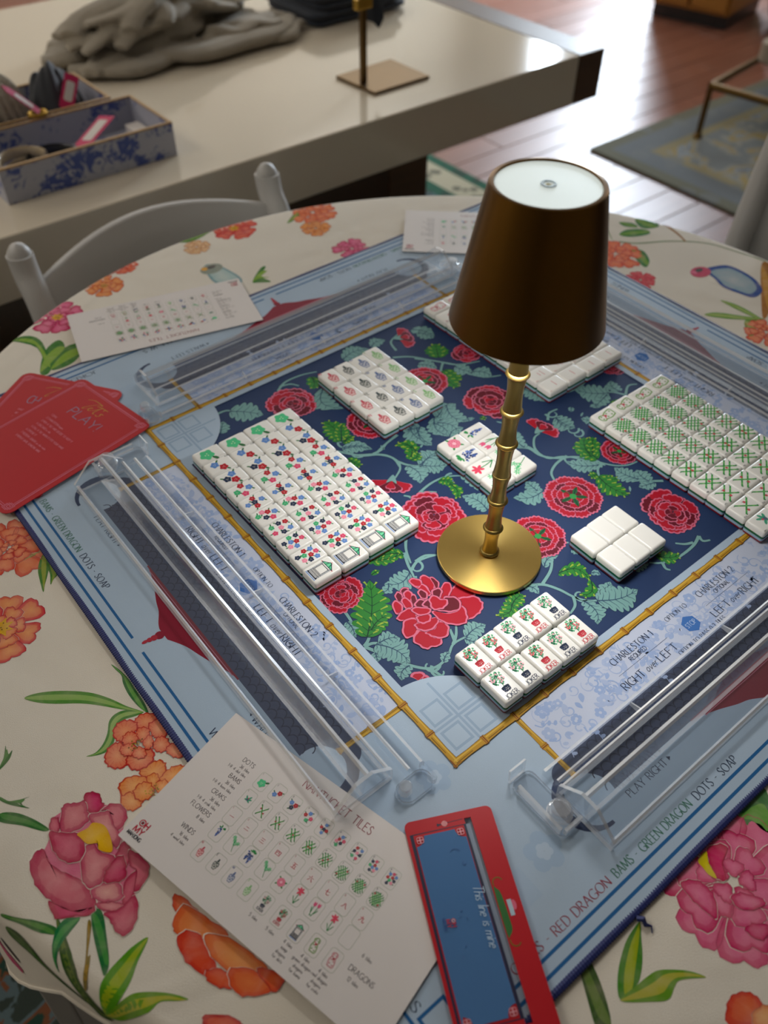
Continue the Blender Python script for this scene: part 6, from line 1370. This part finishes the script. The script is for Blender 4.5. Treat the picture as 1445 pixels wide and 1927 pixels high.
lamp = empty('table_lamp', (LX, LY, ZM + 0.0009)); tag(lamp, 'brass table lamp with bamboo shaped stem and conical shade among the tiles', 'lamp')
lamp.rotation_euler = (math.radians(0.35), math.radians(0.45), 0)
RB = .0478
MB().lathe([(RB - .002, 0), (RB - .001, .0012)], 64).build('foot_pad', M['black_rubber'], lamp)
MB().lathe([(RB - .0006, .0012), (RB, .0018), (RB, .0052), (RB - .0006, .0058), (.0, .0058)], 96, cap1=False).build('base', M['base'], lamp, smooth=True)
rings_z = [.0085, .039, .074, .1035, .139, .172, .208]
prof = [(.0076, .0059), (.0084, .0072)]
zz = [.0085, .039, .074, .1035, .139, .172, .208, .262]
for i in range(len(zz) - 1):
    a, c = zz[i], zz[i + 1]; rb = .0068 + .0004 * i / 6
    for k in range(9):
        q = k / 8; prof.append((rb * (1.06 - .17 * math.sin(PI * q)) , a + .0022 + (c - a - .0044) * q))
MB().lathe(prof, 32).build('stem', M['stem'], lamp, smooth=True)
for i, z in enumerate(rings_z):
    rr = .0072 + .0004 * i / 6; thin = (i == 3)
    pr = [(rr - .0006, z - .0024), (rr + (.0010 if not thin else .0004), z - .0016), (rr + (.0019 if not thin else .0006), z), (rr + (.0010 if not thin else .0004), z + .0016), (rr - .0006, z + .0024)]
    MB().lathe(pr, 32).build('stem_ring', M['stem'], lamp, smooth=True)
ZB, ZTp, R0, R1 = .2560, .3545, .0550, .0372
th = .0012
shade = MB().lathe([(R0 - th, ZB), (R0, ZB), (R1 + .0006, ZTp - .0025), (R1, ZTp - .0004), (R1 - .0010, ZTp), (R1 - .0030, ZTp), (R1 - .0034, ZTp - .0010), (R1 - .0034, ZTp - .0032), (R1 - .0016, ZTp - .0040), (R0 - th - .0004, ZB + .002)], 96, cap0=False, cap1=False)
n = 96; k = len(shade.v) - n; shade.f += [(i, (i + 1) % n, k + (i + 1) % n, k + i) for i in range(n)]
sh = shade.build('shade', M['shade'], lamp, smooth=True)
top = MB().lathe([(R1 - .0035, ZTp - .0031), (R1 - .0036, ZTp - .0012), (.0, ZTp - .0010)], 64, cap1=False).build('touch_panel', M['touch'], lamp, smooth=True)
MB().lathe([(.0052, ZTp - .0009), (.0050, ZTp - .0004), (.0034, ZTp - .0004), (.0032, ZTp - .0009)], 32, cap0=False, cap1=False).build('touch_ring', mat('silver_ring', '#a9b3b4', .3, .7), top, smooth=True)
MB().lathe([(.0018, ZTp - .00095), (.0, ZTp - .0005)], 16, cap1=False).build('touch_dot', mat('warm_led', '#d8cf9a', .4), top)
MB().lathe([(.012, .2625), (.030, .2705), (.030, .276), (.008, .276)], 40).build('lamp_holder', M['stem'], lamp, smooth=True)
MB().lathe([(.0130, .2608), (.0285, .2688)], 40, cap0=False, cap1=False).build('led_ring', mat('led_diffuser', '#fff8ea', .5, emit=10.0), lamp, smooth=True)
ll = bpy.data.lights.new('lamp_light', 'AREA'); ll.shape = 'DISK'; ll.size = .092; ll.energy = 1.05; ll.color = (1.0, .98, .95); ll.spread = math.radians(150)
lo = bpy.data.objects.new('lamp_light', ll); COL.objects.link(lo); lo.parent = lamp; lo.location = (0, 0, .2600)

# ------------------------------------------------------------------ printed cards
M['card'] = mat('white_matte_card', '#d6d0cd', 0.45, spec=0.4, noise=0.015, nscale=6)
M['card_ink'] = print_mat('card_ink', 0.45, 0.4)
def tiles_chart(P, W, Hh):
    """the printed chart of tiles, drawn in card coordinates"""
    gs = .0147; cw, ch = .0098, .0138
    DK = '#4a4448'
    text(P, 'NANTUCKET TILES', (.0810, .1055), .0066, '#8c3440', 2, .0620, weight=.085)
    for lbl, y, sub, sub2 in (('DOTS', .0950, '36 tiles', '1-9: 4 dot tiles'), ('BAMS', .0795, '36 tiles', '1-9: 4 bam tiles'), ('CRAKS', .0635, '36 tiles', '1-9: 4 crak tiles'), ('FLOWERS', .0480, '8 tiles', ''), ('WINDS', .0322, '16 tiles', '4 wind tiles')):
        text(P, lbl, (.0425, y - .001), .0036, DK, 2, weight=.10, align='r'); text(P, sub, (.0425, y - .0060), .0026, DK, 2, weight=.11, align='r')
        if sub2: text(P, sub2, (.0425, y - .0102), .0024, DK, 2, weight=.11, align='r')
    def cell(c, r): return (.0554 + gs * c, (.0905, .0742, .0583, .0440, .0268)[r])
    def put(key, x, y, sc=.43):
        me = FC[key]; k0 = len(P.v); a_ = me.color_attributes['ink'].data
        for i, v in enumerate(me.vertices):
            P._p((x + v.co.x * sc, y + v.co.y * sc), 2 + v.co.z / DZ); P.c.append(tuple(a_[i].color[:3]))
        P.f += [tuple(k0 + i for i in p.vertices) for p in me.polygons]
    def frame(x, y): P.loop(rrect(x - cw / 2, y - ch / 2, x + cw / 2, y + ch / 2, .0022, 3), .00028, '#a9b0a0', 1)
    for c in range(9):
        for r, kk in ((0, 'dot%d'), (1, 'bam%d'), (2, 'crak%d')): x, y = cell(c, r); frame(x, y); put(kk % (c + 1), x, y)
    for c in range(8): x, y = cell(c, 3); frame(x, y); put('bloom%d' % [0, 5, 1, 5, 2, 4, 3, 4][c], x, y)
    frame(*cell(8, 3))
    for c, kk in enumerate(('windN', 'windE', 'windW', 'windS', 'jokn', 'jokr', 'soap', 'gdog', 'rdog')): x, y = cell(c, 4); frame(x, y); put(kk, x, y)
    text(P, '5 tiles', cell(4, 4) and (cell(4, 4)[0], .0150), .0024, DK, 2, weight=.11, align='c'); text(P, '5 tiles', (cell(5, 4)[0], .0150), .0024, DK, 2, weight=.11, align='c')
    for c, s_ in ((6, 'soap'), (7, 'green dragon'), (8, 'red dragon')):
        text(P, '4 tiles', (cell(c, 4)[0], .0160), .0024, DK, 2, weight=.11, align='c'); text(P, s_, (cell(c, 4)[0], .0124), .0024, DK, 2, weight=.11, align='c')
        text(P, 'dragons', (cell(c, 4)[0], .0088), .0022, DK, 2, weight=.11, align='c'); text(P, ('for dots', 'for bams', 'for craks')[c - 6], (cell(c, 4)[0], .0054), .0022, DK, 2, weight=.11, align='c')
    text(P, '6 tiles', (.1865, .0395), .0026, DK, 2, weight=.11); text(P, 'DRAGONS', (.1840, .0285), .0036, DK, 2, weight=.10); text(P, '12 tiles', (.1870, .0230), .0026, DK, 2, weight=.11)
def brand(P, x, y, k, red='#b01f38', dk='#2a2a34', L=3):
    """the small three-line emblem: OH / MY / MAHJONG"""
    P.disc((x - .0020 * k, y + .0040 * k), .0026 * k, red, L, 20); P.disc((x - .0020 * k, y + .0040 * k), .00175 * k, '#d6d0cd', L + 1, 18); P.disc((x - .0020 * k, y + .0040 * k), .0012 * k, dk, L + 2, 14); P.disc((x - .0020 * k, y + .0040 * k), .0006 * k, red, L + 3, 10)
    text(P, 'H', (x + .0010 * k, y + .0016 * k), .0048 * k, red, L, weight=.2); text(P, 'MY', (x - .0044 * k, y - .0038 * k), .0046 * k, red, L, .0084 * k, weight=.2); text(P, 'MAHJONG', (x - .0066 * k, y - .0074 * k), .0027 * k, dk, L, .0128 * k, weight=.2)
def card(name, label, cat, c1, u, W, Hh, z, r=.0008, m=None, th=.0006, lift=0.0, group=None):
    """c1 = lower left corner on the table, u = reading direction"""
    t = empty(name, (c1[0], c1[1], z), math.atan2(u[1], u[0])); tag(t, label, cat, group)
    pl = lambda x, y, zz: (x, y, zz + lift * max(0, (x / W - .72)) ** 2)
    b = MB(); o_ = rrect(0, 0, W, Hh, r, 4)
    b.rings([[(x, y, 0) for x, y in o_], [(x, y, th) for x, y in o_]]); b.build('sheet', m or M['card'], t)
    return t
chart = Print(); tiles_chart(chart, .2265, .121); brand(chart, .0098, .0125, 1.0); chart_me = chart.mesh('printed_chart', M['card_ink'])
t = card('tile_chart_card', 'large white card listing NANTUCKET TILES in the near left foreground', 'card', (-.068, .264), (.256, -.967), .2265, .1212, ZM + .0013, group='white tile chart cards')
o = link('printed_chart', chart_me, None, t); o.location = (0, 0, .00063)
t = card('tile_chart_card', 'white tile chart card turned upside down by the back rack', 'card', (.393, .841), (-.966, .259), .2200, .1040, ZM + .0013, group='white tile chart cards')
o = link('printed_chart', chart_me, None, t); o.location = (0, .0, .00063); o.scale = (.97, .86, 1)
t = card('tile_chart_card', 'white tile chart card half hidden behind the lamp shade', 'card', (.606, .762), (.741, -.671), .2265, .1180, ZM + .0013, group='white tile chart cards')
o = link('printed_chart', chart_me, None, t); o.location = (0, 0, .00063); o.scale = (1, .97, 1)
# red instruction cards
M['red_card'] = mat('red_card_stock', '#b3141f', 0.42, spec=0.35, noise=0.03, nscale=40)
M['red_ink'] = print_mat('red_card_ink', 0.4, 0.4)
def red_print(word, second):
    P = Print(); W, Hh = .126, .178; pk = '#c8647c'
    for i in (.0065, .0085):
        P.loop(rrect(i, i, W - i, Hh - i, .001, 1), .0009 if i < .007 else .0005, pk, 1)
    for cx, cy in ((.0095, .0095), (W - .0095, .0095), (.0095, Hh - .0095), (W - .0095, Hh - .0095)):
        P.rect(cx - .0052, cy - .0052, cx + .0052, cy + .0052, '#b3141f', 2)
        for q in ((-.0045, -.0045, .0015, .0015), (-.0015, -.0015, .0045, .0045), (-.0032, -.0032, .0032, .0032)): P.loop([(cx + q[0], cy + q[1]), (cx + q[2], cy + q[1]), (cx + q[2], cy + q[3]), (cx + q[0], cy + q[3])], .0007, pk, 3)
    y = Hh - .032
    for pl in ([(-.020, .012), (-.012, .016), (.001, .0155), (-.005, .013), (-.013, .002), (-.013, -.001), (-.008, .003), (-.004, .006), (-.0065, .0055), (-.006, .001), (-.002, .003), (.004, .012)], [(.004, .014), (.002, .002), (.005, .001)], [(-.003, .0115), (.004, .0130), (.013, .0135)], [(.009, .013), (.0085, .0105)], [(.014, .0065), (.0105, .0062), (.012, .003), (.0095, .0005), (.007, .0015)]):
        P.stroke([(W / 2 + x - .004, y + q) for x, q in smooth(pl, 4, False)], .0011, '#b98a2c', 3, pen=(.7, .35))
    text(P, word, (W / 2, y - .0165), .0125, '#8f7c96', 3, .048 if len(word) < 6 else .064, weight=.085, align='c')
    R = random.Random(len(word)); lines = second
    yy = y - .030
    for s_ in lines: text(P, s_, (.030, yy), .0027, '#d87f90', 3, min(.078, len(s_) * .00155), weight=.13); yy -= .0062
    return P
P1 = red_print('PLAY!', ['1 DEAL', '2 CHARLESTON begins', '3 PICK A TILE AND DECIDE TO KEEP IT', '4 DISCARD a tile', '5 CALL A TILE WHEN IT FITS YOUR HAND', '6 EXPOSE IT', '7 REDEEM JOKERS on the racks', '8 REPEAT UNTIL SOMEONE WINS'])
P0 = red_print('CHARLESTON', ['PASS THREE', 'RIGHT OVER LEFT', 'OPTIONAL SECOND'])
t = card('instruction_card', 'red card under the front one, lettered CHARLESTON, partly covered', 'card', (.0955 - .820 * .178, .8200 - .572 * .178), (.572, -.820), .126, .178, ZM + .0013, .010, M['red_card'], .0007, group='red instruction cards')
P0.build('lettering', M['red_ink'], t, loc=(0, 0, .00073))
t = card('instruction_card', 'front red card lettered PLAY in grey at the left edge', 'card', (.1415 - .983 * .178, .7690 - .182 * .178), (.182, -.983), .126, .178, ZM + .0022, .010, M['red_card'], .0007, group='red instruction cards')
P1.build('lettering', M['red_ink'], t, loc=(0, 0, .00073))
# red holder with the blue strip
t = empty('line_card_holder', (.0945, .1440, ZM + .0022), math.atan2(-.44, .898)); tag(t, 'red card frame with blue strip reading This line is mine', 'card holder')
HW, HL = .0645, .1580
fr = MB(); th = .0012
def plate(x0_, y0_, x1_, y1_, nm, m, z0=0., z1=th): return MB().box(x0_, -y1_, z0, x1_, -y0_, z1).build(nm, m, t)
# frame with a true slot: outer rounded outline, inner window
o_ = rrect(0, -HL, HW, 0, .0045, 6); wi = [(.0505 - .0033, -.0062), (.0428, -.0062), (.0428, -.1375), (.0475, -.1375), (.0475, -.0062)]
me = bpy.data.meshes.new('red_frame'); bm = bmesh.new()
slot = [(.0433, -.1385), (.0482, -.1385), (.0482, -.0058), (.0433, -.0058)]
def polyface(pts, z): return [bm.verts.new((x, y, z)) for x, y in pts]
for z in (0, th):
    ov = polyface(o_, z); sv = polyface(slot, z); es = []
    for L_ in (ov, sv):
        for i in range(len(L_)): es.append(bm.edges.new((L_[i], L_[(i + 1) % len(L_)])))
    bmesh.ops.triangle_fill(bm, use_beauty=True, edges=es)
    if z == 0: ov0, sv0 = ov, sv
for a_, b_ in ((ov0, ov), (sv0, sv)):
    for i in range(len(a_)): bm.faces.new((a_[i], a_[(i + 1) % len(a_)], b_[(i + 1) % len(a_)], b_[i]))
bmesh.ops.recalc_face_normals(bm, faces=bm.faces); bm.to_mesh(me); bm.free()
link('red_frame', me, M['red_card'], t)
M['blue_strip'] = mat('blue_glossy_strip', '#47709f', 0.22, spec=0.5, noise=0.06, nscale=14)
b = MB(); st = [(.0052, -.1330), (.0052, -.0190)] + arc(.0052, -.0120, .0068, 270, 360, 6) + [(.0345, -.0120)] + arc(.0412, -.0120, .0068, 180, 270, 6) + [(.0412, -.1262)] + arc(.0412, -.1330, .0068, 90, 180, 6) + [(.012, -.1330)] + arc(.0052, -.1330, .0068, 0, 90, 6)[0:6]
b.rings([[(x, y, th + .00002) for x, y in st], [(x, y, th + .0003) for x, y in st]]); b.build('blue_strip', M['blue_strip'], t)
P = Print(); DKN = '#26263f'
P.loop([(.0034, -.1350), (.0425, -.1350), (.0425, -.0100), (.0034, -.0100)], .0016, DKN, 2)
for cx, cy in ((.0086, -.0148), (.0380, -.0148), (.0380, -.1305), (.0086, -.1305)):
    for dx in (-.0012, .0012):
        P.loop(arc(cx + dx, cy + .0011, .0011, 0, 330, 8), .00045, '#d8939c', 42); P.loop(arc(cx + dx, cy - .0011, .0011, 0, 330, 8), .00045, '#d8939c', 42)
    P.line((cx, cy - .0028), (cx, cy + .0028), .00045, '#d8939c', 42); P.line((cx - .0028, cy), (cx + .0028, cy), .00045, '#d8939c', 42)
P.disc((.0285, -.0065), .0021, '#e0a0a0', 3, 14)
for dx in (-.0012, -.0004, .0004, .0012): P.line((.0285 + dx, -.0084), (.0285 + dx, -.0046), .0003, '#b04050', 4)
P.line((.0305, -.0063), (.042, -.0060), .0004, DKN, 3); P.disc((.0250, -.0066), .0012, DKN, 3, 8, .0006); P.disc((.0236, -.0066), .0008, DKN, 3, 8, .0012)
P.poly(smooth([(.0490, -.0580), (.0508, -.0575), (.0530, -.0620), (.0535, -.0800), (.0530, -.0850), (.0505, -.0880), (.0488, -.0870)], 3), '#2f6a32', 3)
P.rect(.0550, -.0765, .0580, -.0660, '#a9c0cc', 4); P.disc((.0590, -.0700), .0018, '#d2637c', 3, 12, .0034)
P.stroke(arc(.0530, -.0540, .0035, 200, 20, 8), .0009, '#7a5a1c', 3); P.stroke(arc(.0530, -.0915, .0035, 160, 330, 8), .0009, '#7a5a1c', 3)
text(P, 'This line is mine', (.0352, -.0525), .0072, '#b9cfe2', 42, .0400, u=(0, -1), weight=.06, slant=.25, track=.1)
k0 = len(P.v); brand(P, 0, 0, .62, '#a8304a', '#33518a', 42)
for i in range(k0, len(P.v)):
    x, y, z_ = P.v[i]; P.v[i] = (.0142 + y, -.0726 - x, z_)
P.stroke(arc(.030, -.029, .0035, 20, 150, 6), .0004, '#33568a', 42); P.stroke(arc(.0345, -.0365, .0012, 90, 330, 6), .0004, '#33568a', 42)
for x, y in ((.022, -.070), (.0235, -.0665), (.0205, -.088), (.0170, -.094), (.0260, -.0715)): P.disc((x, y), .0006, '#3a5c8e', 42, 6)
P.build('holder_print', M['red_ink'], t, loc=(0, 0, th + .00003))

# ------------------------------------------------------------------ folded chair leaning under the table, lower left
pa = at(66, 1858, ZM - .45); pb = at(150, 1990, 0.013)
t = empty('folded_chair', (pb.x, pb.y, 0.011)); tag(t, 'white folded chair leaning beneath the table edge at lower left', 'chair')
A3 = Vector((pa.x - pb.x, pa.y - pb.y, pa.z - 0.011)); sx = Vector((.80, -.60, 0)).normalized()
def pan(nm, o0, o1, thk, z0, z1):
    nrm = A3.cross(sx).normalized(); v = []
    for zq in (z0, z1):
        for oq, tq in ((o0, 0), (o1, 0), (o1, thk), (o0, thk)): v.append(A3 * zq + sx * oq + nrm * tq)
    return MB().add(v, [(0, 3, 2, 1), (4, 5, 6, 7), (0, 1, 5, 4), (1, 2, 6, 5), (2, 3, 7, 6), (3, 0, 4, 7)]).build(nm, M['resin'], t, bevel=.003)
pan('post', 0, .028, .03, .02, 2.0); pan('post', .34, .368, .03, .02, 2.0); pan('back_panel', .029, .339, .014, 1.15, 1.95); pan('seat_panel', .029, .339, .014, .12, 1.1)
